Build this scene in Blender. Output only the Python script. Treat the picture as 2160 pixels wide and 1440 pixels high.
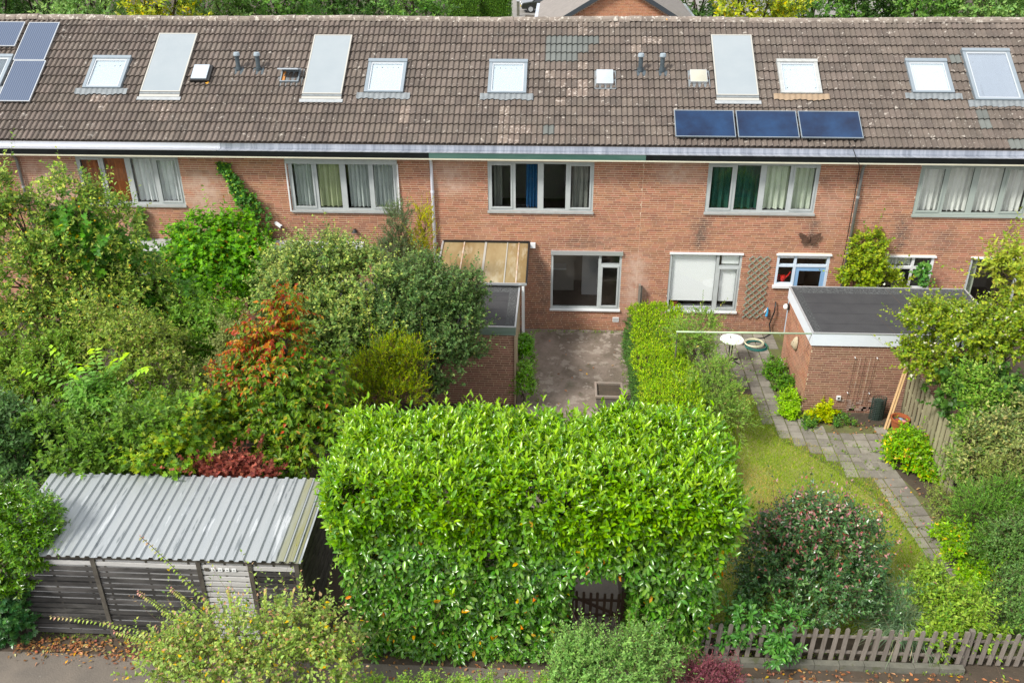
import bpy, math, random
import numpy as np
from mathutils import Vector, Matrix

for o in list(bpy.data.objects):
    bpy.data.objects.remove(o)
sc = bpy.context.scene
COL = sc.collection
rnd = random.Random(7)
rng = np.random.default_rng(11)

# ------------------------------------------------------------------ camera
PW, PH, FPX = 2160, 1440, 1946.17
PITCH, YAW, ROLL = 0.493505, 0.0551108, -0.00591534
CAM = np.array([0.0, -24.293, 12.643])
FWD = np.array([-math.sin(YAW)*math.cos(PITCH), math.cos(YAW)*math.cos(PITCH), -math.sin(PITCH)])
_r = np.array([math.cos(YAW), math.sin(YAW), 0.0]); _u = np.cross(_r, FWD)
RGT = _r*math.cos(ROLL) + _u*math.sin(ROLL)
UPV = np.cross(RGT, FWD)
cd = bpy.data.cameras.new('camera'); cam = bpy.data.objects.new('camera', cd); COL.objects.link(cam)
cd.sensor_fit = 'HORIZONTAL'; cd.sensor_width = 36.0; cd.lens = FPX*36.0/PW
cd.clip_start = 0.1; cd.clip_end = 3000
_m = Matrix(((RGT[0], UPV[0], -FWD[0], CAM[0]), (RGT[1], UPV[1], -FWD[1], CAM[1]), (RGT[2], UPV[2], -FWD[2], CAM[2]), (0, 0, 0, 1)))
cam.matrix_world = _m
sc.camera = cam

# ------------------------------------------------------------------ sky, sun, exposure
SUN_DIR = Vector((-0.60, -0.45, 0.80)).normalized()      # towards the sun
w = bpy.data.worlds.new('World'); sc.world = w; w.use_nodes = True
nt = w.node_tree; nt.nodes.clear()
wo = nt.nodes.new('ShaderNodeOutputWorld'); bg = nt.nodes.new('ShaderNodeBackground')
sky = nt.nodes.new('ShaderNodeTexSky'); sky.sky_type = 'NISHITA'; sky.sun_disc = False
sky.sun_elevation = math.asin(SUN_DIR.z); sky.sun_rotation = math.atan2(SUN_DIR.x, SUN_DIR.y)
sky.air_density = 1.0; sky.dust_density = 2.0; sky.ozone_density = 1.0
tc = nt.nodes.new('ShaderNodeTexCoord'); mp = nt.nodes.new('ShaderNodeMapping'); mp.inputs['Scale'].default_value = (1.6, 1.6, 3.2)
nz = nt.nodes.new('ShaderNodeTexNoise'); nz.inputs['Scale'].default_value = 1.7; nz.inputs['Detail'].default_value = 6; nz.inputs['Roughness'].default_value = 0.55
rp = nt.nodes.new('ShaderNodeMapRange'); rp.inputs['From Min'].default_value = 0.36; rp.inputs['From Max'].default_value = 0.56
rp.inputs['To Min'].default_value = 0.5; rp.inputs['To Max'].default_value = 0.97
mx = nt.nodes.new('ShaderNodeMix'); mx.data_type = 'RGBA'; mx.inputs['B'].default_value = (12.0, 12.2, 12.6, 1)
L = nt.links.new
L(tc.outputs['Generated'], mp.inputs['Vector']); L(mp.outputs['Vector'], nz.inputs['Vector']); L(nz.outputs['Fac'], rp.inputs['Value'])
L(rp.outputs['Result'], mx.inputs['Factor']); L(sky.outputs['Color'], mx.inputs['A']); L(mx.outputs['Result'], bg.inputs['Color'])
bg.inputs['Strength'].default_value = 0.072
L(bg.outputs['Background'], wo.inputs['Surface'])
sd = bpy.data.lights.new('sun', 'SUN'); so = bpy.data.objects.new('sun', sd); COL.objects.link(so)
sd.energy = 3.0; sd.angle = math.radians(12); sd.color = (1.0, 0.96, 0.89)
so.rotation_euler = SUN_DIR.to_track_quat('Z', 'Y').to_euler(); so.location = (-20, -10, 40)
vs = sc.view_settings; vs.view_transform = 'Standard'; vs.look = 'None'; vs.gamma = 1.0; vs.exposure = 0.72
try: vs.use_curve_mapping = False
except Exception: pass
sc.cycles.max_bounces = 8; sc.cycles.transparent_max_bounces = 12; sc.cycles.diffuse_bounces = 4
sc.cycles.use_denoising = True; sc.cycles.denoising_prefilter = 'NONE'; sc.cycles.denoising_input_passes = 'RGB_ALBEDO_NORMAL'

# ------------------------------------------------------------------ photo pixel -> place
def pray(px, py): return FWD + RGT*(px-PW/2)/FPX - UPV*(py-PH/2)/FPX
def at_y(px, py, y):
    d = pray(px, py); return CAM + d*((y-CAM[1])/d[1])
def at_z(px, py, z=0.0):
    d = pray(px, py); return CAM + d*((z-CAM[2])/d[2])
def scale_at(p): return FPX/float((np.asarray(p)-CAM) @ FWD)      # px per metre

# ------------------------------------------------------------------ object helpers
ORG = {}
def tag(o, label=None, cat=None, group=None, kind=None):
    if label: o['label'] = label
    if cat: o['category'] = cat
    if group: o['group'] = group
    if kind: o['kind'] = kind
    return o
def thing(name, loc, label, cat, group=None):
    o = bpy.data.objects.new(name, None); COL.objects.link(o); o.location = tuple(float(v) for v in loc)
    o.empty_display_size = 0.1
    ORG[o.name] = np.array(loc, float); tag(o, label, cat, group); return o
def link(name, me, mat=None, parent=None, loc=None):
    o = bpy.data.objects.new(name, me); COL.objects.link(o)
    if mat is not None and not me.materials: me.materials.append(mat)
    if parent is not None:
        o.parent = parent; ORG[o.name] = ORG[parent.name].copy()
    else: ORG[o.name] = np.zeros(3)
    if loc is not None:
        l = np.array(loc, float) - ORG[o.name]
        o.location = tuple(float(v) for v in l); ORG[o.name] = np.array(loc, float)
    return o
class MB:
    def __init__(s): s.v = []; s.f = []
    def add(s, vs, fs):
        n = len(s.v); s.v += [tuple(float(c) for c in p) for p in vs]; s.f += [tuple(i+n for i in f) for f in fs]; return s
    def box(s, x0, x1, y0, y1, z0, z1):
        return s.add([(x0,y0,z0),(x1,y0,z0),(x1,y1,z0),(x0,y1,z0),(x0,y0,z1),(x1,y0,z1),(x1,y1,z1),(x0,y1,z1)],
                     [(0,3,2,1),(4,5,6,7),(0,1,5,4),(1,2,6,5),(2,3,7,6),(3,0,4,7)])
    def obox(s, c, a, b, n):       # centre and three half-axis vectors
        c, a, b, n = (np.array(k, float) for k in (c, a, b, n))
        P = [c-a-b-n, c+a-b-n, c+a+b-n, c-a+b-n, c-a-b+n, c+a-b+n, c+a+b+n, c-a+b+n]
        return s.add(P, [(0,3,2,1),(4,5,6,7),(0,1,5,4),(1,2,6,5),(2,3,7,6),(3,0,4,7)])
    def bar(s, p, q, w, h, up=(0,0,1)):
        p, q = np.array(p, float), np.array(q, float); d = q-p; l = np.linalg.norm(d); d /= l
        u = np.array(up, float); a = np.cross(d, u)
        if np.linalg.norm(a) < 1e-4: a = np.cross(d, (0,1,0))
        a /= np.linalg.norm(a); b = np.cross(a, d)
        return s.obox((p+q)/2, d*l/2, a*w/2, b*h/2)
    def tube(s, pts, rad, n=8, cap=True):
        pts = [np.array(p, float) for p in pts]
        if not hasattr(rad, '__len__'): rad = [rad]*len(pts)
        rings = []; base = len(s.v); pa = None
        for i, p in enumerate(pts):
            d = pts[min(i+1, len(pts)-1)] - pts[max(i-1, 0)]; d /= (np.linalg.norm(d)+1e-9)
            if pa is None:
                a = np.cross(d, (0,0,1))
                if np.linalg.norm(a) < 1e-3: a = np.cross(d, (0,1,0))
            else: a = pa - d*(pa@d)
            a /= np.linalg.norm(a); pa = a; b = np.cross(d, a)
            for k in range(n):
                t = 2*math.pi*k/n; s.v.append(tuple(p + rad[i]*(a*math.cos(t)+b*math.sin(t))))
        for i in range(len(pts)-1):
            for k in range(n):
                k2 = (k+1) % n
                s.f.append((base+i*n+k, base+i*n+k2, base+(i+1)*n+k2, base+(i+1)*n+k))
        if cap:
            s.f.append(tuple(base+k for k in range(n))[::-1]); e = base+(len(pts)-1)*n; s.f.append(tuple(e+k for k in range(n)))
        return s
    def lathe(s, c, prof, n=20, axis=(0,0,1)):
        c = np.array(c, float); ax = np.array(axis, float); ax /= np.linalg.norm(ax)
        a = np.cross(ax, (0,1,0)) if abs(ax[1]) < .9 else np.cross(ax, (1,0,0)); a /= np.linalg.norm(a); b = np.cross(ax, a)
        base = len(s.v)
        for r, h in prof:
            for k in range(n):
                t = 2*math.pi*k/n; s.v.append(tuple(c + ax*h + r*(a*math.cos(t)+b*math.sin(t))))
        for i in range(len(prof)-1):
            for k in range(n):
                k2 = (k+1) % n; s.f.append((base+i*n+k, base+i*n+k2, base+(i+1)*n+k2, base+(i+1)*n+k))
        s.f.append(tuple(base+k for k in range(n))[::-1]); e = base+(len(prof)-1)*n; s.f.append(tuple(e+k for k in range(n)))
        return s
    def prism(s, poly, off):       # 3d polygon extruded by a vector
        n = len(poly); off = np.array(off, float)
        P = [np.array(p, float) for p in poly]; Q = [p+off for p in P]
        return s.add(P+Q, [tuple(range(n))[::-1], tuple(range(n, 2*n))] + [(i, (i+1) % n, n+(i+1) % n, n+i) for i in range(n)])
    def mesh(s, name, org=(0,0,0), smooth=False):
        me = bpy.data.meshes.new(name); o = np.array(org, float)
        me.from_pydata([tuple(np.array(p)-o) for p in s.v], [], s.f); me.update()
        if smooth: me.shade_smooth()
        return me
    def build(s, name, mat, parent=None, smooth=False, label=None, cat=None, group=None, kind=None, loc=None, bevel=0):
        org = ORG[parent.name] if parent is not None else np.zeros(3)
        if loc is not None: org = np.array(loc, float)
        o = link(name, s.mesh(name, org, smooth), mat, parent, loc)
        tag(o, label, cat, group, kind)
        if bevel:
            b = o.modifiers.new('bevel', 'BEVEL'); b.width = bevel; b.segments = 2; b.limit_method = 'ANGLE'
        return o
def box(name, mat, parent, *a, **k): return MB().box(*a).build(name, mat, parent, **k)

# ------------------------------------------------------------------ materials
MATS = {}
def N(nt, t, **kw):
    n = nt.nodes.new(t)
    for k, v in kw.items():
        if k in n.inputs: n.inputs[k].default_value = v
        else: setattr(n, k, v)
    return n
def mat(name, base, rough=0.7, metal=0.0, spec=0.4, var=None, bump=None, island=0.0, objrand=0.0, spots=None, stain=None, attr=None, stretch=None, coat=0, streaks=()):
    """var=(scale, colour2, amount)  bump=(scale,strength)  spots=[(scale,threshold,colour,amount)]  stain: the same at large scale"""
    m = bpy.data.materials.new(name); m.use_nodes = True; nt = m.node_tree; nt.nodes.clear(); lk = nt.links.new
    out = N(nt, 'ShaderNodeOutputMaterial'); p = N(nt, 'ShaderNodeBsdfPrincipled', Roughness=rough, Metallic=metal)
    p.inputs['Specular IOR Level'].default_value = spec
    if coat: p.inputs['Coat Weight'].default_value = coat
    lk(p.outputs[0], out.inputs['Surface'])
    g = N(nt, 'ShaderNodeNewGeometry'); pos = g.outputs['Position']
    if stretch:
        mpn = N(nt, 'ShaderNodeMapping'); mpn.inputs['Scale'].default_value = stretch; lk(pos, mpn.inputs['Vector']); pos = mpn.outputs['Vector']
    if attr:
        a = N(nt, 'ShaderNodeAttribute', attribute_name=attr); c = a.outputs['Color']
    else:
        rgb = N(nt, 'ShaderNodeRGB'); rgb.outputs[0].default_value = (*base, 1); c = rgb.outputs[0]
    def blend(fac, col, c, mode='MIX'):
        mxn = N(nt, 'ShaderNodeMix', data_type='RGBA', blend_type=mode); lk(fac, mxn.inputs['Factor']); lk(c, mxn.inputs['A'])
        if isinstance(col, tuple): mxn.inputs['B'].default_value = (*col, 1)
        else: lk(col, mxn.inputs['B'])
        return mxn.outputs['Result']
    def noise(scale, detail=5, rough_=0.6):
        n = N(nt, 'ShaderNodeTexNoise', Scale=scale, Detail=detail, Roughness=rough_); lk(pos, n.inputs['Vector']); return n.outputs['Fac']
    def remap(v, a, b, c_=0.0, d=1.0):
        r = N(nt, 'ShaderNodeMapRange'); r.inputs['From Min'].default_value = a; r.inputs['From Max'].default_value = b
        r.inputs['To Min'].default_value = c_; r.inputs['To Max'].default_value = d; lk(v, r.inputs['Value']); return r.outputs['Result']
    if var: c = blend(remap(noise(var[0]), .35, .65, 0, var[2]), var[1], c)
    for src, amt in ((g.outputs['Random Per Island'] if island else None, island), ('obj' if objrand else None, objrand)):
        if src is None: continue
        if src == 'obj': src = N(nt, 'ShaderNodeObjectInfo').outputs['Random']
        hs = N(nt, 'ShaderNodeHueSaturation'); lk(c, hs.inputs['Color'])
        lk(remap(src, 0, 1, 1-amt, 1+amt), hs.inputs['Value'])
        mm = N(nt, 'ShaderNodeMath', operation='MULTIPLY'); mm.inputs[1].default_value = 7.31; lk(src, mm.inputs[0])
        fr = N(nt, 'ShaderNodeMath', operation='FRACT'); lk(mm.outputs[0], fr.inputs[0])
        lk(remap(fr.outputs[0], 0, 1, .5-amt*.035, .5+amt*.035), hs.inputs['Hue']); c = hs.outputs['Color']
    for s in (stain or []) + (spots or []):
        c = blend(remap(noise(s[0], s[4] if len(s) > 4 else 4), s[1], s[1]+(s[5] if len(s) > 5 else .07), 0, s[3]), s[2], c)
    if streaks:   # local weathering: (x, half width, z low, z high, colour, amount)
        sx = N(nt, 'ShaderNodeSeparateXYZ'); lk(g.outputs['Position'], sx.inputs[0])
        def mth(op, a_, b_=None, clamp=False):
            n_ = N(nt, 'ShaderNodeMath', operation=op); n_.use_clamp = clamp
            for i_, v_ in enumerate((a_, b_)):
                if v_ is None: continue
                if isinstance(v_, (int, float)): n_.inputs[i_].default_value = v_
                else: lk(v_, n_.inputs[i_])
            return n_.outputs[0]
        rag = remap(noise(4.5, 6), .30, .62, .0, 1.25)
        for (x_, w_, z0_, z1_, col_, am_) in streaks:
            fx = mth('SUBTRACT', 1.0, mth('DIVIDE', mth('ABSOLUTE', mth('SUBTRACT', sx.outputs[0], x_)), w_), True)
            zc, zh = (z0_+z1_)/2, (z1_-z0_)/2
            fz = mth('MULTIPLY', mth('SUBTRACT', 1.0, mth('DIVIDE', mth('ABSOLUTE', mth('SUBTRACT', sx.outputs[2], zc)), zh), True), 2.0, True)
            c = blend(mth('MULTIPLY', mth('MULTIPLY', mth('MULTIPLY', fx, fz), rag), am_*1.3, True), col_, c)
    lk(c, p.inputs['Base Color'])
    if bump:
        b = N(nt, 'ShaderNodeBump', Strength=bump[1], Distance=0.02); lk(noise(bump[0], 6), b.inputs['Height']); lk(b.outputs[0], p.inputs['Normal'])
    MATS[name] = m; return m

def glass_mat(name, tint=(1,1,1), rough=0.0, refl=1.0):
    m = bpy.data.materials.new(name); m.use_nodes = True; nt = m.node_tree; nt.nodes.clear(); lk = nt.links.new
    out = N(nt, 'ShaderNodeOutputMaterial'); t = N(nt, 'ShaderNodeBsdfTransparent'); t.inputs['Color'].default_value = (*tint, 1)
    gl = N(nt, 'ShaderNodeBsdfGlossy', Roughness=rough); lw = N(nt, 'ShaderNodeLayerWeight', Blend=.5); pw = N(nt, 'ShaderNodeMath', operation='POWER'); pw.inputs[1].default_value = 5; lk(lw.outputs['Facing'], pw.inputs[0]); fr = N(nt, 'ShaderNodeMath', operation='MULTIPLY_ADD'); fr.inputs[1].default_value = .94; fr.inputs[2].default_value = .05; lk(pw.outputs[0], fr.inputs[0]); mx = N(nt, 'ShaderNodeMixShader')
    mu = N(nt, 'ShaderNodeMath', operation='MULTIPLY'); mu.inputs[1].default_value = refl; mu.use_clamp = True
    lk(fr.outputs[0], mu.inputs[0]); lk(mu.outputs[0], mx.inputs[0]); lk(t.outputs[0], mx.inputs[1]); lk(gl.outputs[0], mx.inputs[2]); lk(mx.outputs[0], out.inputs['Surface'])
    MATS[name] = m; return m

DK, PL = (.10,.052,.04), (.50,.33,.26)
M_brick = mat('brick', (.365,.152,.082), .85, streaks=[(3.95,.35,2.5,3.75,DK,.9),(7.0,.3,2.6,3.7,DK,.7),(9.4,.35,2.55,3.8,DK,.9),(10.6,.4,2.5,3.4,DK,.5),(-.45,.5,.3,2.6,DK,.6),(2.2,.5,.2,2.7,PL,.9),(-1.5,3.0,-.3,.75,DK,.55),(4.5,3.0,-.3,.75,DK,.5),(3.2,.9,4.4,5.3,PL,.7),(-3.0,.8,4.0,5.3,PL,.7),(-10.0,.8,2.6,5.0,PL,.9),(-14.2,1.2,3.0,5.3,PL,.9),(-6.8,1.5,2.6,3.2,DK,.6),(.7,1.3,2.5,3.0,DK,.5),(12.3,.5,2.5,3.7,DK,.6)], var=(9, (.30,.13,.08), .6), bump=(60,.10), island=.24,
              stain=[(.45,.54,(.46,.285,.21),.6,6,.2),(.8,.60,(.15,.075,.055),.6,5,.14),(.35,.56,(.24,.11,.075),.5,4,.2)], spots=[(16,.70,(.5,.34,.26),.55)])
M_brick_shaded = mat('shaded_shed_brick', (.27,.13,.09), .85, var=(8, (.21,.10,.07), .6), bump=(60,.12), island=.20,
              stain=[(.8,.60,(.27,.15,.07),.5,5,.16)], spots=[(16,.71,(.42,.30,.24),.5)])  # darker copy of the brick, with the shade of the shed fronts in its colour
M_mortar = mat('mortar', (.66,.50,.37), .95, var=(5,(.55,.41,.30),.7), bump=(90,.2), stain=[(.45,.54,(.6,.46,.36),.5,6,.2),(.8,.60,(.28,.2,.15),.6,5,.14)])
M_mortar2 = mat('shed_mortar', (.62,.47,.33), .95, var=(5,(.52,.39,.27),.6), bump=(90,.4))
M_tile = mat('roof_tile', (.130,.104,.086), .92, var=(3.0,(.10,.082,.07),.7), bump=(45,.5), objrand=.17,
             stain=[(.7,.58,(.20,.165,.14),.5,5,.14),(1.1,.60,(.085,.072,.062),.6,5,.12)],
             spots=[(6,.63,(.44,.40,.35),.7,6,.05),(24,.645,(.40,.37,.32),.55,2,.05),(15,.65,(.065,.055,.045),.6,3,.05)])
M_tile_pale = mat('pale_roof_tile', (.185,.148,.12), .92, var=(9.0,(.15,.115,.095),.9), bump=(45,.5), objrand=.15, spots=[(12,.54,(.50,.44,.39),.8,6,.12)])
M_tile_new = mat('grey_roof_tile', (.125,.135,.125), .8, var=(4,(.105,.113,.106),.6), bump=(45,.3), objrand=.12)
M_ridge = mat('ridge_tile', (.25,.21,.175), .95, var=(6,(.16,.13,.11),.8), bump=(30,.6), objrand=.15,
              spots=[(9,.56,(.52,.48,.42),.85),(2.2,.74,(.62,.30,.03),.9,3,.03)])
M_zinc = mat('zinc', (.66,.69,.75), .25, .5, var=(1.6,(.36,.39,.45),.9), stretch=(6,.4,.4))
M_zinc_new = mat('new_zinc', (.80,.82,.86), .35, 0.7, var=(4,(.74,.76,.8),.5))
M_lead = mat('lead_flashing', (.17,.19,.20), .6, .2, var=(10,(.25,.27,.28),.7), bump=(20,.3))
M_fascia = mat('black_fascia', (.006,.007,.007), .6, spec=.15, var=(4,(.01,.014,.014),.6))
M_fascia_green = mat('faded_green_fascia', (.035,.10,.08), .55, var=(2.2,(.075,.15,.125),.9), bump=(12,.2), stretch=(.35,1,2))
M_batten = mat('cream_paint', (.60,.58,.45), .6, var=(3,(.5,.48,.38),.6))
M_frame = mat('grey_window_paint', (.47,.50,.50), .5, var=(2.5,(.36,.39,.385),.6), spots=[(9,.68,(.28,.29,.28),.4)])
M_frame_g = mat('sage_window_paint', (.36,.41,.37), .5, var=(2.5,(.31,.36,.33),.6))
M_white = mat('white_paint', (.78,.79,.80), .45, var=(3,(.7,.71,.72),.5))
M_bluewhite = mat('white_board', (.74,.79,.86), .4, var=(2.5,(.68,.74,.82),.5), spots=[(20,.72,(.5,.52,.5),.4)])
M_blue = mat('blue_paint', (.24,.42,.66), .45)
M_blue_pale = mat('pale_blue_paint', (.62,.71,.82), .45)
M_sill = mat('stone_sill', (.40,.41,.40), .75, var=(6,(.3,.31,.3),.7))
M_alu = mat('aluminium', (.62,.65,.67), .35, .6)
M_alu_dark = mat('grey_aluminium', (.26,.31,.345), .4, .4, var=(5,(.32,.36,.40),.5))
M_glass = glass_mat('window_glass', (.97,.98,.98), 0.0, 1.0)
M_skyglass = glass_mat('roof_glass', (.86,.9,.92), 0.02, 2.6)
M_room = mat('room_plaster', (.36,.335,.30), .9)
M_roomfloor = mat('room_floor', (.055,.035,.026), .45)
M_blind = mat('white_blind', (.93,.94,.94), .8)
M_inblind = mat('skylight_blind', (.88,.88,.88), .8)
M_pvc = mat('white_downpipe', (.66,.68,.75), .5)
M_pipe = mat('zinc_downpipe', (.25,.25,.25), .5, .6, var=(8,(.34,.34,.33),.6))
M_vent = mat('slate_grey_plastic', (.045,.062,.073), .5, var=(8,(.12,.15,.17),.5))
M_ventcap = mat('pale_grey_cap', (.30,.36,.40), .5)
M_dome = mat('milky_dome', (.40,.45,.50), .25, spec=.6)
M_dome2 = mat('cream_dome', (.42,.41,.33), .35, spec=.5)
M_black = mat('black_metal', (.018,.018,.018), .4)
M_collector = mat('frosted_collector_glass', (.29,.325,.345), .3, spec=.4, var=(1.2,(.25,.29,.315),.6))
M_coll_frame = mat('collector_frame', (.44,.43,.39), .5, .2)
M_pv_l = mat('light_solar_cells', (.08,.115,.20), .12, spec=.9, var=(2,(.07,.10,.18),.5))
M_pv = mat('dark_blue_solar_glass', (.006,.015,.045), .14, spec=.35, var=(1.0,(.012,.042,.11),1.0))
M_felt = mat('roof_felt', (.042,.042,.045), .85, var=(2.2,(.055,.055,.057),.8), bump=(150,.5))
M_felt_grit = mat('gritty_felt', (.10,.105,.105), .95, var=(25,(.035,.035,.037),1.0), bump=(120,1.0), spots=[(40,.6,(.3,.31,.31),.7)])
M_poly = mat('amber_polycarbonate', (.33,.26,.14), .22, var=(1.6,(.22,.15,.065),1.0), spec=.6, stretch=(1,.3,1), spots=[(2.6,.56,(.42,.37,.26),.8,5,.12),(4,.66,(.12,.09,.04),.6)])
M_rust = mat('rusty_bar', (.42,.26,.15), .7, var=(5,(.55,.50,.44),.9))
# ------------------------------------------------------------------ masonry
def bricks_mesh(name, O, U, Nn, u0, u1, v0, v1, holes=(), seed=0, org=(0,0,0), course=.0625, ln=.213, jt=.0135, vj=.008):
    r = random.Random(seed); O = np.array(O, float)-np.array(org, float); U = np.array(U, float); Nn = np.array(Nn, float); Z = np.array((0,0,1.0))
    R_ = []
    k = 0; v = v0
    while v < v1-.02:
        va, vb = v+jt*.5, min(v+course-jt*.5, v1)
        iv = [(u0, u1)]
        for (a, b, c, d) in holes:
            if min(vb, d)-max(va, c) > .004:
                nv = []
                for (p, q) in iv:
                    if b <= p or a >= q: nv.append((p, q)); continue
                    if a > p: nv.append((p, a))
                    if b < q: nv.append((b, q))
                iv = nv
        off = (k % 2)*(ln+vj)/2 + r.choice((0, .03, .055, -.04, -.02))
        st = math.floor(u0/(ln+vj))*(ln+vj)-off
        u = st
        while u < u1:
            L_ = ln
            if r.random() < .06: L_ = .1
            for (p, q) in iv:
                a, b = max(u, p), min(u+L_, q)
                if b-a > .025: R_.append((a, b, va, vb))
            u += L_+vj
        v += course; k += 1
    A = np.array(R_); n = len(A)
    pr = rng.uniform(.001, .0035, n)
    def P(ui, vi, d): return O + A[:, ui, None]*U + A[:, vi, None]*Z + d[:, None]*Nn
    z = np.full(n, -.004)
    V = np.stack([P(0,2,z), P(1,2,z), P(1,3,z), P(0,3,z), P(0,2,pr), P(1,2,pr), P(1,3,pr), P(0,3,pr)], 1).reshape(-1, 3)
    q = np.array([(4,5,6,7),(0,1,5,4),(1,2,6,5),(2,3,7,6),(3,0,4,7)])
    Fq = (np.arange(n)[:, None, None]*8 + q[None]).reshape(-1, 4)
    me = bpy.data.meshes.new(name)
    me.vertices.add(len(V)); me.vertices.foreach_set('co', V.astype(np.float32).ravel())
    me.loops.add(Fq.size); me.loops.foreach_set('vertex_index', Fq.astype(np.int32).ravel())
    me.polygons.add(len(Fq)); me.polygons.foreach_set('loop_start', (np.arange(len(Fq))*4).astype(np.int32)); me.polygons.foreach_set('loop_total', np.full(len(Fq), 4, np.int32))
    me.update(calc_edges=True); me.shade_flat(); return me
def holed_wall(mb, x0, x1, z0, z1, y0, y1, holes):
    xs = sorted({x0, x1, *[min(max(h[0], x0), x1) for h in holes], *[min(max(h[1], x0), x1) for h in holes]})
    for a, b in zip(xs[:-1], xs[1:]):
        if b-a < 1e-6: continue
        m = (a+b)/2; zz = z0
        for h in sorted([h for h in holes if h[0] < m < h[1]], key=lambda h: h[2]):
            if h[2] > zz: mb.box(a, b, y0, y1, zz, h[2])
            zz = max(zz, h[3])
        if zz < z1: mb.box(a, b, y0, y1, zz, z1)

# ------------------------------------------------------------------ windows
def curtain(parent, x0, x1, z0, z1, y, m, waves=8, amp=.05, name='curtain', seed=0):
    r = random.Random(seed); n = max(24, waves*8); mb = MB(); ph = [r.uniform(0, 6) for _ in range(4)]
    V = []; Fc = []
    for i in range(n+1):
        t = i/n; x = x0+(x1-x0)*t
        yy = y + amp*(math.sin(t*waves*6.283+ph[0]) + .5*math.sin(t*waves*2.3*6.283+ph[1]+2*math.sin(t*5+ph[2])))
        V += [(x, yy, z0), (x, yy+.3*amp*math.sin(t*30+ph[3]), z1)]
    for i in range(n): Fc.append((2*i, 2*i+2, 2*i+3, 2*i+1))
    mb.add(V, Fc); return mb.build(name, m, parent, smooth=True)
def window(parent, x0, x1, z0, z1, cols, fm, sill=None, transom=None, y=.03, fw=.065, name='window', mull=.075, glass=None, sash_m=None):
    """cols: (width share, 'fixed'|'sash'|'vent', mullion width after)"""
    mb = MB(); d0, d1 = y, y+.07
    mb.box(x0, x0+fw, d0, d1, z0, z1); mb.box(x1-fw, x1, d0, d1, z0, z1)
    mb.box(x0+fw, x1-fw, d0+.001, d1, z0, z0+fw); mb.box(x0+fw, x1-fw, d0+.001, d1, z1-fw, z1)
    inner = x1-x0-2*fw; ms = sum(c[2] for c in cols[:-1]); tot = sum(c[0] for c in cols); xs = x0+fw; spans = []
    for i, c in enumerate(cols):
        wd = (inner-ms)*c[0]/tot; spans.append((xs, xs+wd, c[1])); xs += wd
        if i < len(cols)-1:
            mb.box(xs, xs+c[2], d0+.002, d1, z0+fw, z1-fw); xs += c[2]
    lights = []
    for (a, b, k) in spans:
        if k == 'vent':
            zt = z1-fw-(z1-z0)*.17
            mb.box(a, b, d0+.003, d1, zt-.07, zt); lights += [(a, b, z0+fw, zt-.07, 'sash'), (a, b, zt, z1-fw, 'fixed')]
        else: lights.append((a, b, z0+fw, z1-fw, k))
    o = mb.build(name, fm, parent)
    for (a, b, c, d, k) in lights:
        if k == 'sash':
            s = MB(); t = .045; y0_, y1_ = d0-.018, d0+.04
            s.box(a, a+t, y0_, y1_, c, d); s.box(b-t, b, y0_, y1_, c, d); s.box(a+t, b-t, y0_+.001, y1_, c, c+t); s.box(a+t, b-t, y0_+.001, y1_, d-t, d)
            s.build('sash', sash_m or fm, o); a, b, c, d = a+t, b-t, c+t, d-t
        g = MB().box(a, b, d0+.03, d0+.038, c, d); g.build('pane', glass or M_glass, o)
        rb = MB(); t = .008
        rb.box(a, a+t, d0+.018, d0+.03, c, d); rb.box(b-t, b, d0+.018, d0+.03, c, d); rb.box(a+t, b-t, d0+.019, d0+.03, c, c+t); rb.box(a+t, b-t, d0+.019, d0+.03, d-t, d)
        rb.build('gasket', M_black, o)
    if sill is not None: box('sill', sill, o, x0-.02, x1+.02, -.055, d0, z0-.055, z0)
    return o

# ------------------------------------------------------------------ roof frame of reference
RY0, RZ0, RY1, RZ1 = -.2, 5.60, 3.9, 8.12
RL = math.hypot(RY1-RY0, RZ1-RZ0); RA = math.atan2(RZ1-RZ0, RY1-RY0)
RT = np.array([0, math.cos(RA), math.sin(RA)]); RN = np.array([0, -math.sin(RA), math.cos(RA)]); RX = np.array([1.0, 0, 0])
def RP(x, s, h=0.0): return np.array([x, RY0, RZ0]) + RT*s + RN*h
def rbox(mb, x0, x1, s0, s1, h0, h1):
    c = RP((x0+x1)/2, (s0+s1)/2, (h0+h1)/2); return mb.obox(c, RX*(x1-x0)/2, RT*(s1-s0)/2, RN*(h1-h0)/2)
GAUGE, TW = RL/14, 5.76/19
def tile_mesh():
    ts = [0, .25, .52, .76, .89, 1.0]; prof = []
    for wv in range(2):
        for i, t in enumerate(ts):
            if wv == 1 and i == 0: continue
            h = .046*(math.sin(math.pi/2*t/.76) if t <= .76 else math.cos(math.pi/2*(t-.76)/.24)**1.3)
            prof.append(((wv+t)*TW/2, h))
    V = []; ln = GAUGE+.07; lift = .056; n = len(prof)
    for x, h in prof:
        V += [(x, -.012, h+lift-.03), (x, -.012, h+lift), (x, ln, h+.006)]
    Fc = []
    for i in range(n-1):
        a, b = 3*i, 3*i+3; Fc += [(a, b, b+1, a+1), (a+1, b+1, b+2, a+2)]
    me = bpy.data.meshes.new('tile'); me.from_pydata(V, [], Fc); me.update(); me.shade_smooth()
    # keep the lip crisp
    return me
TILE = {}
for key, m in (('old', M_tile), ('new', M_tile_new), ('pale', M_tile_pale)):
    me = tile_mesh(); me.materials.append(m); TILE[key] = me
    try: me.set_sharp_from_angle(angle=math.radians(40))
    except Exception: pass
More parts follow.
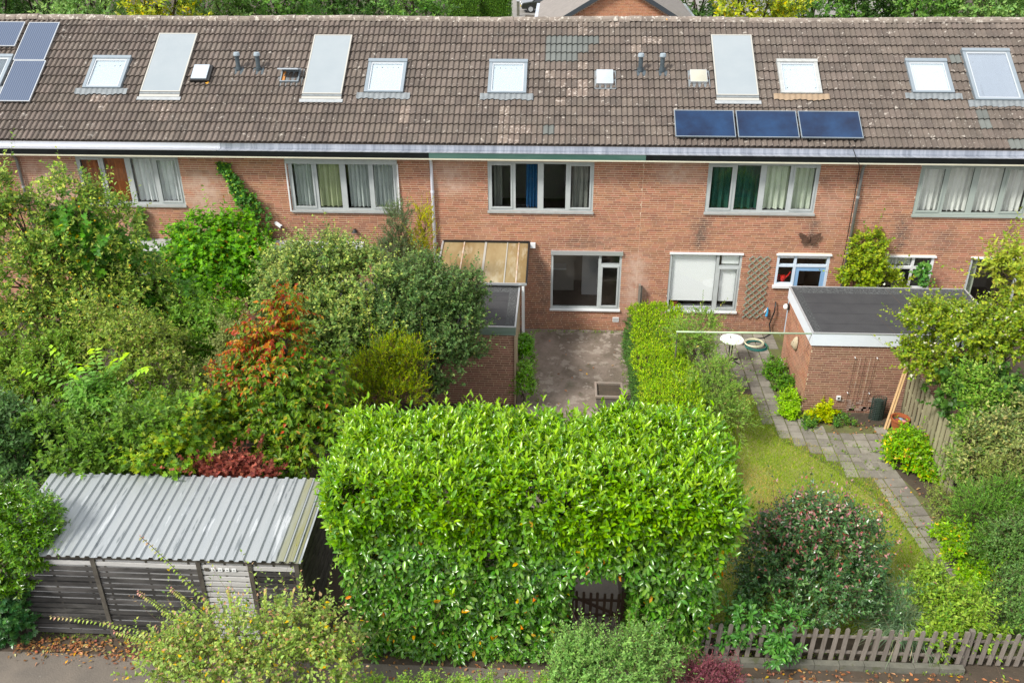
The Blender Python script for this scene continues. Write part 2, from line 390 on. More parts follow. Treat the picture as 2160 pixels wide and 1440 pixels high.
def ridge_mesh():
    V = []; Fc = []; n = 7; Ln = .36
    for e, (x, sc_) in enumerate(((0, 1.0), (Ln, 1.06))):
        for ring in (1.0, .86):
            for k in range(n):
                t = math.pi*(k/(n-1)); V.append((x, -.145*sc_*ring*math.cos(t), -.06+.125*sc_*ring*math.sin(t)))
    for k in range(n-1):
        Fc += [(k, k+1, 2*n+k+1, 2*n+k), (n+k, 3*n+k, 3*n+k+1, n+k+1), (k, n+k, n+k+1, k+1), (2*n+k, 2*n+k+1, 3*n+k+1, 3*n+k)]
    me = bpy.data.meshes.new('ridge_tile'); me.from_pydata(V, [], Fc); me.update(); me.materials.append(M_ridge); return me
RIDGE = ridge_mesh()

HX = [-20.79, -15.03, -9.27, -3.51, 2.25, 8.01, 13.77]
# roof openings (x0,x1,s0,s1): tiles wholly inside are not laid
ROOFHOLES = [(-13.5,-12.4,1.86,3.05), (-11.8,-10.65,1.66,4.08), (-5.48,-4.39,1.77,2.98), (-2.05,-.98,1.77,2.98), (-7.22,-6.1,1.6,4.05),
             (4.2,5.35,1.68,4.1), (5.95,7.05,1.84,3.05), (9.46,10.57,1.9,3.1), (11.07,12.35,1.65,3.53), (-17.1,-15.87,1.9,3.09)]
def is_new(x, s):
    if -.37 < x < 1.06 and 3.02 < s < 4.02: return s > 3.66 or x < .80-(0 if s > 3.36 else .28)
    if -.36 < x < -.09 and .30 < s < .64: return True
    for (a, b, c, d) in ((11.0,11.3,.62,1.4),(11.75,13.0,.0,.34),(12.45,13,.65,.98),(12.42,12.8,2.0,2.4),(10.8,11.08,3.1,3.45)):
        if a < x < b and c < s < d: return True
    return False
def is_pale(x, s, r):
    for (cx, cs, rx, rs) in ((-11.1,.75,.42,.75),(-1.3,.75,.45,.75),(1.0,4.4,.8,.45),(-12.9,1.4,.3,.3),(.35,2.1,.95,.9),(-11.2,4.2,.6,.3),(-4.2,1.3,.4,.5),(2.35,3.9,.4,.5)):
        if ((x-cx)/rx)**2+((s-cs)/rs)**2 < 1 and r.random() < .5: return True
    return False

# ------------------------------------------------------------------ the terrace, house by house
def mk_house(i, label, up, lo, gut, fas, frame):
    x0, x1 = HX[i], HX[i+1]; xc = (x0+x1)/2; r = random.Random(100+i)
    H = thing('terraced_house', (xc, 0, 0), label, 'house', 'brick houses of the terrace')
    holes = [u for u in up['holes']] + [l for l in lo['holes']]
    mb = MB(); holed_wall(mb, x0, x1, 0, 5.26, 0.0, .12, holes)
    wall = mb.build('wall', M_mortar, H)
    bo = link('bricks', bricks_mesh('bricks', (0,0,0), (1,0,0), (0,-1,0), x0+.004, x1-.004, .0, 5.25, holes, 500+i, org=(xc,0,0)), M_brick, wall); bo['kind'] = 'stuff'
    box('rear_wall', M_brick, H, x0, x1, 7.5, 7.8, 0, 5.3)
    mb = MB(); mb.box(x0, x0+.06, .121, 7.499, 0, 5.3); mb.box(x1-.06, x1, .121, 7.499, 0, 5.3)
    mb.box(x0+.06, x1-.06, 3.4, 3.5, .06, 5.2); mb.box(x0+.06, x1-.06, .121, 7.499, 5.2, 5.3); mb.box(x0+.06, x1-.06, .121, 7.499, 2.74, 2.84)
    mb.build('interior', M_room, H)
    mb = MB(); mb.box(x0+.061, x1-.061, .122, 3.399, -.05, .06); mb.box(x0+.061, x1-.061, .122, 3.399, 2.841, 2.85); mb.build('room_floor', M_roomfloor, H)
    # roof deck
    a, b = RP(0, -.02, -.01), RP(0, RL, -.01); mb = MB()
    mb.prism([(x0, a[1], a[2]), (x0, b[1], b[2]), (x0, 2*RY1-a[1], a[2])], (x1-x0, 0, 0))
    roof = mb.build('roof', M_tile, H)
    for row in range(14):
        for c in range(19):
            x = x0+c*TW; s = row*GAUGE
            if any(h[0]-.02 <= x and x+TW <= h[1]+.02 and h[2]-.02 <= s and s+GAUGE <= h[3]+.02 for h in ROOFHOLES): continue
            cx, cs = x+TW/2, s+GAUGE/2
            me = TILE['new'] if is_new(cx, cs) else TILE['pale'] if is_pale(cx, cs, r) else TILE['old']
            o = link('tile', me, None, roof, RP(x, s, r.uniform(-.003, .003)))
            o.rotation_euler = (RA+r.uniform(-.006, .006), r.uniform(-.004, .004), r.uniform(-.006, .006))
    for k in range(17):
        x = x0 + k*5.76/17
        o = link('ridge_tile', RIDGE, None, roof, (x, RY1, RZ1+.045+r.uniform(-.008, .008)+.02*math.sin(x*.7))); o.rotation_euler = (r.uniform(-.05, .05), r.uniform(-.02, .02), r.uniform(-.02, .02))
    # box gutter
    sec = [(-.06,5.56),(-.09,5.405),(-.36,5.41),(-.40,5.448),(-.435,5.448),(-.435,5.435),(-.405,5.433),(-.36,5.395),(-.08,5.39),(-.045,5.56)]
    MB().prism([(x0, y, z) for y, z in sec], (x1-x0-.004, 0, 0)).build('gutter', gut, H)
    box('fascia', fas, H, x0+.002, x1-.002, -.425, -.40, 5.283, 5.432)
    box('fascia_batten', M_batten, H, x0, x1-.003, -.438, -.402, 5.245, 5.281)
    box('soffit', M_batten, H, x0, x1, -.401, -.001, 5.262, 5.28)
    # windows
    for u in up['wins']: u(H)
    for l in lo['wins']: l(H)
    return H
def up_win(x0, x1, frame, curt, z0=3.70, z1=5.10, shutter=False, sills=M_sill):
    def f(H):
        wd = window(H, x0, x1, z0, z1, [(1,'sash',.09),(1,'fixed',.16),(1,'fixed',.09),(1,'sash',.0)], frame, sills, y=.015)
        for c in curt: curtain(wd, x0+c[0]*(x1-x0), x0+c[1]*(x1-x0), z0+.05, z1-.05, c[4] if len(c) > 4 else .22, c[2], c[3], seed=int(c[0]*100))
        if shutter:
            box('shutter_box', M_frame, wd, x0-.04, x1+.03, -.10, .012, z1-.09, z1+.05)
            box('shutter_rail', M_white, wd, x0-.06, x0-.025, -.05, -.009, z0-.03, z1-.08); box('shutter_rail', M_white, wd, x1+.01, x1+.045, -.05, -.009, z0-.03, z1-.08)
    return f
def cloth(n, c, v=None): return mat(n, c, .85, var=(3, v or tuple(k*.8 for k in c), .6))
C_orange = cloth('rust_orange_cloth', (.50,.15,.02), (.25,.06,.01)); C_white = cloth('white_cloth', (.86,.89,.89)); C_lace = cloth('grey_lace', (.55,.60,.57))
C_lime = cloth('lime_cloth', (.50,.55,.33)); C_blue = cloth('blue_cloth', (.015,.11,.26)); C_green = cloth('dark_green_cloth', (.012,.085,.06))
C_pale = cloth('pale_green_cloth', (.66,.72,.58)); C_cream = cloth('cream_cloth', (.88,.89,.83)); C_sheer = cloth('grey_sheer', (.22,.23,.20))

def hole(x0, x1, z0, z1): return (x0, x1, z0, z1)
# house 0
up0 = dict(holes=[hole(-19.2,-16.3,3.70,5.10)], wins=[up_win(-19.2,-16.3,M_frame,[(0,1,C_white,14)])])
lo0 = dict(holes=[hole(-19.5,-17.4,.68,2.5)], wins=[lambda H: window(H,-19.5,-17.4,.68,2.5,[(2.3,'fixed',.08),(1,'vent',0)],M_frame,M_sill)])
# house 1
up1 = dict(holes=[hole(-13.46,-10.55,3.72,5.12)], wins=[up_win(-13.46,-10.55,M_frame,[(.02,.5,C_orange,7),(.51,.99,C_white,9)],3.72,5.12)])
def h1lo(H):
    wd = window(H,-12.7,-10.6,.6,2.5,[(2.3,'fixed',.08),(1,'vent',0)],M_frame,M_sill); curtain(wd,-12.6,-10.7,.7,2.4,.25,C_white,8)
    c = MB().box(-14.2,-10.4,-.5,-.012,2.60,2.70).build('canopy', M_sill, H)
    box('canopy_trim', M_white, c, -14.2,-10.4,-.54,-.502,2.53,2.66)
lo1 = dict(holes=[hole(-12.7,-10.6,.6,2.5)], wins=[h1lo])
# house 2
up2 = dict(holes=[hole(-7.5,-4.48,3.62,5.08)], wins=[up_win(-7.5,-4.48,M_frame,[(.03,.24,C_lace,6),(.25,.5,C_lime,5),(.54,.99,C_lace,11)],3.62,5.08,True)])
def h2lo(H):
    wd = window(H,-8.2,-6.2,.68,2.42,[(1,'vent',.08),(2.2,'fixed',0)],M_blue_pale,M_sill); box('blind', M_blind, wd, -7.5,-6.3,.14,.15,.8,2.3)
    a = MB().box(-8.3,-5.55,-.22,-.012,2.56,2.70).build('awning_box', M_white, H); box('awning_rail', M_blue_pale, a, -8.28,-5.57,-.26,-.222,2.50,2.60)
    w2 = window(H,-5.4,-4.25,1.6,2.52,[(1,'fixed',.06),(1.4,'fixed',0)],M_white,None); box('blind', M_blind, w2, -5.3,-4.3,.14,.15,2.0,2.25)
lo2 = dict(holes=[hole(-8.2,-6.2,.68,2.42), hole(-5.4,-4.25,1.6,2.52)], wins=[h2lo])
# house 3
up3 = dict(holes=[hole(-1.98,.92,3.68,5.09)], wins=[up_win(-1.98,.92,M_frame,[(.36,.475,C_blue,4),(.80,.97,C_sheer,3),(.05,.13,C_sheer,2,.3)],3.68,5.09)])
def h3lo(H):
    wd = window(H,-.21,1.80,.69,2.50,[(2.5,'fixed',.08),(1,'vent',0)],M_frame,M_white,y=.01)
    box('shutter_box', M_alu, wd, -.22,1.82,-.06,.005,2.40,2.52)
    box('vent_grille', M_white, H, 1.62,1.80,-.02,-.006,.29,.44)
    for k in range(3): box('vent_slot', M_black, H, 1.635,1.785,-.023,-.0205,.325+k*.035,.335+k*.035)
    box('junction_box', M_white, H, -.80,-.66,-.10,-.006,2.61,2.75)
    # pieces of the room seen through the glass
    box('inner_partition', M_room, H, -.9,.5,2.6,2.68,.061,2.739); box('counter', M_white, H, -.3,.25,2.2,2.59,.95,1.0)
    box('wardrobe', M_white, H, .75,1.35,2.3,2.65,.061,1.9)
lo3 = dict(holes=[hole(-.21,1.80,.69,2.50), hole(-2.9,-1.9,.05,2.2)], wins=[h3lo, lambda H: box('door', M_frame, H, -2.9,-1.9,.03,.08,.06,2.19)])
# house 4
up4 = dict(holes=[hole(3.98,6.95,3.72,5.11)], wins=[up_win(3.98,6.95,M_frame,[(.02,.5,C_green,7),(.51,.99,C_pale,8)],3.72,5.11)])
C_red = mat('red_plastic', (.62,.02,.015), .4)
def h4lo(H):
    wd = window(H,3.15,5.17,.70,2.50,[(2.2,'fixed',.08),(1,'vent',0)],M_frame,M_white,y=.01)
    box('lintel_trim', M_white, wd, 3.13,5.19,-.05,.006,2.47,2.52)
    box('blind', M_blind, wd, 3.22,4.52,.09,.095,.98,2.44); box('blind', M_blind, wd, 4.62,5.10,.09,.095,.98,2.07); box('blind', M_blind, wd, 4.62,5.10,.09,.095,2.15,2.44)
    box('indoor_sill', M_white, wd, 3.2,5.12,.101,.35,.72,.745)
    # door with side light and transoms
    D = MB(); t = .07
    D.box(6.14,6.21,.0,.08,1.56,2.46); D.box(7.53,7.60,.0,.08,.05,2.46); D.box(6.14,7.60,-.001,.08,2.46,2.52)
    D.box(6.21,7.53,.001,.08,2.12,2.19); D.box(6.62,6.69,.002,.08,.05,2.12); D.box(6.62,6.69,.002,.08,2.19,2.46); D.box(6.21,6.62,.001,.08,1.55,1.62)
    df = D.build('door_surround', M_blue_pale, H)
    box('sill', M_white, df, 6.10,6.66,-.06,-.002,1.48,1.56); box('drip_cap', M_white, df, 6.10,7.63,-.06,-.002,2.485,2.525)
    box('pane', M_glass, df, 6.21,6.62,.04,.047,1.62,2.12); box('pane', M_glass, df, 6.21,6.62,.04,.047,2.19,2.46); box('pane', M_glass, df, 6.69,7.53,.04,.047,2.19,2.46)
    box('vent_strip', M_white, df, 6.22,6.61,.02,.038,2.38,2.46); box('vent_strip', M_white, df, 6.70,7.52,.02,.038,2.38,2.46)
    d = MB(); d.box(6.695,6.80,.02,.06,.06,2.115); d.box(7.42,7.525,.02,.06,.06,2.115); d.box(6.80,7.42,.021,.06,.06,.30); d.box(6.80,7.42,.021,.06,2.0,2.115)
    do = d.build('door', M_blue, H); box('pane', M_glass, do, 6.80,7.42,.036,.042,.30,2.0); box('handle', M_alu, do, 6.72,6.77,-.01,.018,1.0,1.16)
def h4wins(H): h4lo(H)
lo4 = dict(holes=[hole(3.15,5.17,.70,2.50), hole(6.14,7.60,1.55,2.52), hole(6.62,7.60,.05,1.55)], wins=[h4wins])
# house 5
up5 = dict(holes=[hole(9.58,12.55,3.73,5.12)], wins=[up_win(9.58,12.55,M_frame_g,[(.02,.97,C_cream,18)],3.73,5.12,sills=M_frame_g)])
def h5lo(H):
    D = MB(); D.box(9.02,9.09,.0,.08,.05,2.46); D.box(10.39,10.46,.0,.08,1.5,2.46); D.box(9.02,10.46,-.001,.08,2.46,2.52); D.box(9.09,10.39,.001,.08,2.12,2.19)
    D.box(9.86,9.93,.002,.08,.05,2.12); D.box(9.86,9.93,.002,.08,2.19,2.46); D.box(9.93,10.39,.001,.08,1.5,1.57)
    df = D.build('door_surround', M_white, H)
    for (a,b,c,d) in ((9.09,9.86,2.19,2.46),(9.93,10.39,2.19,2.46),(9.93,10.39,1.57,2.12)): box('pane', M_glass, df, a,b,.04,.047,c,d)
    box('sill', M_white, df, 9.90,10.50,-.06,-.002,1.43,1.5); box('drip_cap', M_white, df, 9.0,10.49,-.06,-.002,2.485,2.525)
    curtain(df, 9.12,9.84,2.19,2.46,.16,C_cream,6)
    d = MB(); d.box(9.095,9.19,.02,.06,.06,2.115); d.box(9.76,9.855,.02,.06,.06,2.115); d.box(9.19,9.76,.021,.06,.06,.3); d.box(9.19,9.76,.021,.06,2.02,2.115)
    do = d.build('door', M_fascia, H); box('pane', M_glass, do, 9.19,9.76,.036,.042,.3,2.02); curtain(do, 9.45,9.75,.3,2.0,.12,C_cream,4)
    wd = window(H,11.45,13.45,.05,2.50,[(2.4,'fixed',.10),(1,'fixed',0)],M_frame,None,y=.01); box('lintel_trim', M_white, wd, 11.43,13.47,-.05,.006,2.47,2.52)
    curtain(wd, 11.53,11.72,.1,2.4,.2,C_pale,2)
lo5 = dict(holes=[hole(9.02,10.46,1.5,2.52), hole(9.02,9.93,.05,1.5), hole(11.45,13.45,.05,2.50)], wins=[h5lo])

houses = [
 mk_house(0, 'end brick house with solar panels beside a half hidden roof window', up0, lo0, M_zinc_new, M_fascia, M_frame),
 mk_house(1, 'brick house with rust orange and white curtains upstairs behind the apple tree', up1, lo1, M_zinc_new, M_fascia, M_frame),
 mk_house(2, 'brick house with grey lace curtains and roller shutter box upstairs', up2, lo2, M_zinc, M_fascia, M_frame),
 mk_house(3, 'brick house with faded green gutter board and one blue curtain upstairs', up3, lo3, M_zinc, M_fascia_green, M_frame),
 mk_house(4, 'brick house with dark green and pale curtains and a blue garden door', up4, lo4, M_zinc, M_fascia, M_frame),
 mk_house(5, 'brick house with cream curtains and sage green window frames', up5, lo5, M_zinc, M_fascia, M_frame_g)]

# roof windows, domes and pipes are parts of their house
def skylight(H, x0, x1, s0, s1, blind=M_inblind, fm=None, flash=True, big=False, fl=M_lead):
    fm = fm or M_alu_dark; mb = MB(); t = .085
    rbox(mb, x0, x0+t, s0, s1, -.02, .15); rbox(mb, x1-t, x1, s0, s1, -.02, .15); rbox(mb, x0+t, x1-t, s0, s0+.06, -.02, .147); rbox(mb, x0-.01, x1+.01, s1-.02, s1+.09, -.02, .17)
    o = mb.build('skylight', fm, H)
    mb = MB(); i = .02
    rbox(mb, x0+t, x0+t+.035, s0+.06, s1-.02, .05, .135); rbox(mb, x1-t-.035, x1-t, s0+.06, s1-.02, .05, .135); rbox(mb, x0+t+.035, x1-t-.035, s0+.06, s0+.10, .05, .134); rbox(mb, x0+t+.035, x1-t-.035, s1-.09, s1-.02, .05, .136)
    mb.build('sash', M_alu, o)
    mb = MB(); rbox(mb, x0+t+.035, x1-t-.035, s0+.10, s1-.09, .115, .122); mb.build('pane', M_skyglass, o)
    mb = MB(); rbox(mb, x0+t+.03, x1-t-.03, s0+.09, s1-.08, .085, .098); mb.build('blind', blind, o)
    if flash:   # dressed over the waves of the tiles below
        mb = MB(); n = int((x1-x0+.4)/TW*10); V = []; Fc = []
        for k in range(n+1):
            x = x0-.2+(x1-x0+.4)*k/n; ph = ((x-HX[0])/(TW/2)) % 1.0
            h = .040*(math.sin(math.pi/2*ph/.76) if ph <= .76 else math.cos(math.pi/2*(ph-.76)/.24))
            V += [RP(x, s0-.20+.02*math.sin(x*9), h+.062), RP(x, s0+.01, h*.4+.095)]
        for k in range(n): Fc.append((2*k, 2*k+2, 2*k+3, 2*k+1))
        mb.add(V, Fc); mb.build('flashing', fl, o, smooth=True)
    return o
M_tanlead = mat('tan_flashing', (.27,.19,.12), .7, var=(8,(.33,.25,.17),.7))
M_bigglass = mat('blind_glass_streaked', (.50,.50,.56), .2, spec=.7, var=(1.5,(.46,.46,.52),.6), stretch=(6,1,1), spots=[(1.0,.66,(.25,.25,.28),.6)])
skylight(houses[0], -17.0, -15.9, 1.9, 3.05, M_lead)
skylight(houses[1], -13.5, -12.4, 1.86, 3.02)
skylight(houses[2], -5.48, -4.39, 1.77, 2.95)
skylight(houses[3], -2.05, -.98, 1.77, 2.95, fl=M_lead)
skylight(houses[4], 5.95, 7.05, 1.84, 3.02, fm=M_sill, fl=M_tanlead)
skylight(houses[5], 9.46, 10.57, 1.9, 3.07, fl=M_lead)
skylight(houses[5], 11.07, 12.35, 1.65, 3.48, M_bigglass)
def flue(H, x, s):
    b = RP(x, s, .03); mb = MB(); mb.tube([b-np.array((0,0,.08)), b+np.array((0,0,.42))], .062, 12); mb.tube([b+np.array((0,0,.02)), b+np.array((0,0,.10))], .078, 12)
    o = mb.build('flue_pipe', M_vent, H, smooth=False)
    MB().tube([b+np.array((0,0,.42)), b+np.array((0,0,.455)), b+np.array((0,0,.51))], [.09,.09,.075], 12).build('cap', M_ventcap, o)
    mb = MB(); rbox(mb, x-.15, x+.15, s-.17, s+.14, .02, .062); mb.build('base_flashing', M_vent, o)
for x, s in ((-9.2,2.66),(-8.62,2.66)): flue(houses[2], x, s)
for x, s in ((2.17,2.7),): flue(houses[3], x, s)
flue(houses[4], 2.77, 2.7)
def dome(H, x0, x1, s0, s1, m):
    mb = MB(); rbox(mb, x0-.06, x1+.09, s0-.14, s1+.05, .02, .07); o = mb.build('roof_dome', M_lead, H)
    mb = MB(); rbox(mb, x0-.01, x1+.01, s0-.01, s1+.01, .07, .15); mb.build('curb', M_alu, o)
    c = [RP(x0,s0,.15), RP(x1,s0,.15), RP(x1,s1,.15), RP(x0,s1,.15)]; k = .3
    dx, ds = (x1-x0)*k, (s1-s0)*k
    d = [RP(x0+dx,s0+ds,.22), RP(x1-dx,s0+ds,.22), RP(x1-dx,s1-ds,.22), RP(x0+dx,s1-ds,.22)]
    MB().add(c+d, [(4,5,6,7),(0,1,5,4),(1,2,6,5),(2,3,7,6),(3,0,4,7)]).build('lid', m, o, smooth=True)
dome(houses[3], .96, 1.40, 2.15, 2.66, M_dome); dome(houses[4], 3.54, 3.98, 2.24, 2.68, M_dome2)
# small flat hatch with a dark curb and yellow tie
mb = MB(); rbox(mb, -10.46, -9.92, 2.14, 2.74, .0, .16); hb = mb.build('roof_hatch', M_black, houses[1])
mb = MB(); rbox(mb, -10.44, -10.0, 2.18, 2.72, .161, .20); mb.build('lid', M_dome, hb)
mb = MB(); mb.tube([RP(-10.02,2.12,.08), RP(-9.96,2.09,.08), RP(-9.95,2.18,.1)], .022, 6); mb.build('tie', mat('yellow_strap', (.75,.38,.02), .6), hb)
# hatch propped open
mb = MB(); t = .035
rbox(mb, -7.92, -7.92+t, 2.16, 2.62, 0, .13); rbox(mb, -7.42, -7.42+t, 2.16, 2.62, 0, .13); rbox(mb, -7.885, -7.42, 2.16, 2.16+t, 0, .128); rbox(mb, -7.885, -7.42, 2.62-t, 2.62, 0, .13)
hb = mb.build('roof_hatch', M_alu_dark, houses[2])
mb = MB(); rbox(mb, -7.88, -7.425, 2.2, 2.58, .0, .03); mb.build('opening', M_black, hb)
mb = MB(); rbox(mb, -7.88, -7.80, 2.2, 2.58, .031, .09); mb.build('liner', mat('pine_liner', (.5,.22,.06), .6), hb)
mb = MB(); rbox(mb, -8.0, -7.3, 2.05, 2.72, .01, .06); mb.build('flashing', M_lead, hb)
a = RP(-7.95,2.64,.14); b = a + RT*(-.36*math.cos(.75)) + RN*(.36*math.sin(.75)); n_ = np.cross(RX, b-a); n_ /= np.linalg.norm(n_)
MB().obox((a+b)/2+RX*.29, RX*.29, (b-a)/2, n_*.018).build('lid', M_dome, hb)

# downpipes
def downpipe(H, x, m, z1=5.3, clamp=True):
    mb = MB(); mb.tube([(x, -.30, z1+.1), (x, -.28, z1-.05), (x, -.10, z1-.22), (x, -.075, z1-.35), (x, -.075, .1)], .043, 10); o = mb.build('downpipe', m, H, smooth=True)
    for z in (4.2, 2.6, 1.2): MB().tube([(x, -.075, z), (x, -.075, z+.06)], .052, 10).build('clamp', m if not clamp else M_alu, o)
downpipe(houses[1], -15.10, M_pipe); downpipe(houses[3], -3.51, M_pvc, clamp=False); downpipe(houses[5], 8.03, M_pipe)
mb = MB(); mb.tube([RP(7.55,.2,.05), RP(7.62,-.1,.06), (7.66,-.43,5.48), (7.80,-.44,5.24), (7.90,-.2,5.05), (7.93,-.10,4.9), (7.94,-.10,2.2)], .012, 6); mb.build('solar_cable', M_black, houses[4])

# ------------------------------------------------------------------ panels lying on the roof
def stripes(name, base, line, scale, rough=.15):
    m = mat(name, base, rough, spec=.8); nt = m.node_tree; p = [n for n in nt.nodes if n.type == 'BSDF_PRINCIPLED'][0]
    wv = nt.nodes.new('ShaderNodeTexWave'); wv.wave_type = 'BANDS'; wv.bands_direction = 'X'; wv.inputs['Scale'].default_value = scale; wv.inputs['Distortion'].default_value = 0
    g = nt.nodes.new('ShaderNodeNewGeometry'); r_ = nt.nodes.new('ShaderNodeMapRange'); r_.inputs['From Min'].default_value = .72; r_.inputs['From Max'].default_value = .95
    mx_ = nt.nodes.new('ShaderNodeMix'); mx_.data_type = 'RGBA'; mx_.inputs['A'].default_value = (*base, 1); mx_.inputs['B'].default_value = (*line, 1)
    nt.links.new(g.outputs['Position'], wv.inputs['Vector']); nt.links.new(wv.outputs['Fac'], r_.inputs['Value']); nt.links.new(r_.outputs['Result'], mx_.inputs['Factor'])
    nt.links.new(mx_.outputs['Result'], p.inputs['Base Color']); return m
M_pvs = stripes('striped_solar_cells', (.055,.08,.135), (.12,.15,.21), 5.2)
def panel(x0, x1, s0, s1, cells, fm, label, group, h=.10, name='solar_module', fw=.02, cat='solar panel'):
    T = thing(name, RP((x0+x1)/2, s0, h), label, cat, group)
    mb = MB(); rbox(mb, x0, x0+fw, s0, s1, h, h+.042); rbox(mb, x1-fw, x1, s0, s1, h, h+.042); rbox(mb, x0+fw, x1-fw, s0, s0+fw, h, h+.041); rbox(mb, x0+fw, x1-fw, s1-fw, s1, h, h+.041)
    mb.build('frame', fm, T)
    mb = MB(); rbox(mb, x0+fw, x1-fw, s0+fw, s1-fw, h+.005, h+.036); mb.build('glass', cells, T)
    mb = MB(); rbox(mb, x0+.2, x0+.24, s0-.04, s1+.04, .02, h-.002); rbox(mb, x1-.24, x1-.2, s0-.04, s1+.04, .02, h-.002); mb.build('mounting_rail', M_black, T)
    return T
gA = 'solar panels on the end house roof'; gB = 'dark blue solar panels above the gutter'
panel(-16.85,-15.98,3.5,4.52,M_pvs,M_alu,'grey blue solar panel directly above the half hidden roof window',gA)
panel(-15.85,-14.92,2.93,4.50,M_pvs,M_alu,'upper upright grey blue solar panel near the roof ridge',gA)
panel(-15.80,-14.86,1.32,2.91,M_pvs,M_alu,'lower upright grey blue solar panel beside the half hidden roof window',gA)
for i, (a, b) in enumerate(((3.02,4.60),(4.66,6.25),(6.30,7.90))):
    panel(a, b, .21, 1.15, M_pv, M_alu_dark, ['dark blue solar panel at the end of the row nearest the conifer hedge side','middle dark blue solar panel of the row above the gutter','dark blue solar panel at the end of the row by the cable and downpipe'][i], gB, h=.13)
    T = bpy.data.objects  # panel clips between neighbours
M_coll_flash = mat('pale_lead', (.36,.38,.39), .6, var=(9,(.26,.28,.29),.8))
gC = 'frosted solar collectors in the roof'
def collector(x0, x1, s0, s1, label):
    T = panel(x0, x1, s0, s1, M_collector, M_coll_frame, label, gC, h=.105, name='solar_collector', fw=.035, cat='solar collector')
    mb = MB(); rbox(mb, x0, x1, s0-.16, s0-.002, .085, .115); mb.build('apron', M_coll_frame, T)
    mb = MB(); rbox(mb, x0, x1, s0-.075, s0-.004, .116, .13); mb.build('apron_strip', M_lead, T)
    mb = MB(); rbox(mb, x0-.05, x1+.05, s0-.28, s0-.161, .085, .105); mb.build('flashing', M_coll_flash, T)
collector(-11.8,-10.66,1.72,4.06,'frosted white solar collector beside a small black hatch with yellow strap')
collector(-7.2,-6.09,1.68,4.02,'frosted white solar collector next to the propped open roof hatch')
collector(4.2,5.34,1.74,4.09,'frosted white solar collector above the dark blue solar panels')
# ------------------------------------------------------------------ ground, alley, patio, lawn, garden path
M_soil = mat('soil', (.075,.055,.038), .95, var=(3,(.05,.04,.028),.8), bump=(12,.8), spots=[(9,.62,(.13,.10,.065),.5)])
M_alley = mat('alley_paving', (.165,.14,.115), .92, var=(2.2,(.12,.105,.09),.8), bump=(30,.5), stain=[(.6,.55,(.115,.10,.085),.6,5,.15)], spots=[(14,.66,(.25,.23,.2),.5)])
M_patio = mat('old_patio_concrete', (.25,.20,.165), .95, var=(2.2,(.17,.135,.105),.95), bump=(16,.9),
              stain=[(.8,.50,(.115,.092,.068),.75,7,.10),(1.9,.55,(.31,.265,.22),.8,7,.05),(1.2,.58,(.085,.08,.045),.6,6,.08)], spots=[(6,.60,(.10,.09,.06),.6,6,.06),(3.2,.60,(.35,.30,.255),.75,8,.03),(11,.64,(.08,.07,.05),.6)])
M_paver = mat('concrete_paver', (.25,.228,.19), .92, var=(3,(.18,.162,.135),.9), bump=(40,.5), objrand=.20, stain=[(.8,.55,(.13,.115,.095),.6,5,.15)], spots=[(8,.62,(.28,.26,.21),.6),(6,.64,(.12,.125,.055),.7)])
M_moss = mat('mossy_joint', (.13,.15,.04), .95, var=(3,(.09,.075,.045),.9), bump=(40,.6))
M_lawn = mat('lawn', (.16,.21,.03), .95, var=(.9,(.30,.25,.09),.8), bump=(60,.8), spots=[(2.4,.60,(.10,.15,.03),.8,5,.1)])
M_kerb = mat('concrete_edging', (.15,.145,.115), .9, var=(6,(.10,.10,.08),.8), bump=(25,.5), spots=[(5,.56,(.075,.085,.035),.7)])
MB().add([(-900,-700,0),(900,-700,0),(900,900,0),(-900,900,0)],[(0,1,2,3)]).build('ground', M_soil, kind='structure')
def sheet(name, poly, z, m): return MB().add([(x,y,z) for x,y in poly],[tuple(range(len(poly)))]).build(name, m, kind='structure')
sheet('alley', [(-30,-14.6),(30,-14.6),(30,-12.95),(2.6,-12.85),(-4.0,-12.85),(-30,-13.0)], .004, M_alley)
PAT = (-1.0, 1.95, -8.6, -.02)
sheet('patio', [(PAT[0],PAT[2]),(PAT[1],PAT[2]),(PAT[1],PAT[3]),(PAT[0],PAT[3])], .012, M_patio)
mb = MB()                      # concrete slab pieces along one side of the patio
sheet('gate_path', [(.35,-13.0),(1.28,-13.0),(1.28,-8.5),(.35,-8.5)], .008, M_alley)
lawn_poly = [tuple(at_z(px,py)[:2]) for px,py in ((1550,830),(1600,835),(1640,905),(1675,925),(1760,955),(1820,990),(1880,1035),(1920,1090),(1970,1190),(2030,1270),(2060,1345),(1490,1345),(1490,1000),(1500,860))]
lawn = sheet('lawn', lawn_poly, .006, M_lawn)

def inpoly(p, poly):
    x, y = p; c = False; n = len(poly); j = n-1
    for i in range(n):
        xi, yi = poly[i]; xj, yj = poly[j]
        if (yi > y) != (yj > y) and x < (xj-xi)*(y-yi)/(yj-yi)+xi: c = not c
        j = i
    return c
# grass blades of the lawn
n = 60000; xs = [p[0] for p in lawn_poly]; ys = [p[1] for p in lawn_poly]
P_ = np.stack([rng.uniform(min(xs)-.1, max(xs)+.1, n*2), rng.uniform(min(ys), max(ys), n*2)], 1)
keep = np.array([inpoly(p, lawn_poly) for p in P_]); P_ = P_[keep][:n]; n = len(P_)
hh = rng.uniform(.03, .075, n); aa = rng.uniform(0, 6.283, n); ww = .006; bend = rng.uniform(-.03, .03, (n, 2))
V = np.zeros((n, 3, 3)); V[:,0,:2] = P_-ww*np.stack([np.cos(aa), np.sin(aa)],1); V[:,1,:2] = P_+ww*np.stack([np.cos(aa), np.sin(aa)],1); V[:,2,:2] = P_+bend; V[:,2,2] = hh; V[:,:2,2] = .006
dry = .5+.5*np.sin(P_[:,0]*2.1+1.3)*np.cos(P_[:,1]*1.3+.4)+rng.normal(0,.25,n)
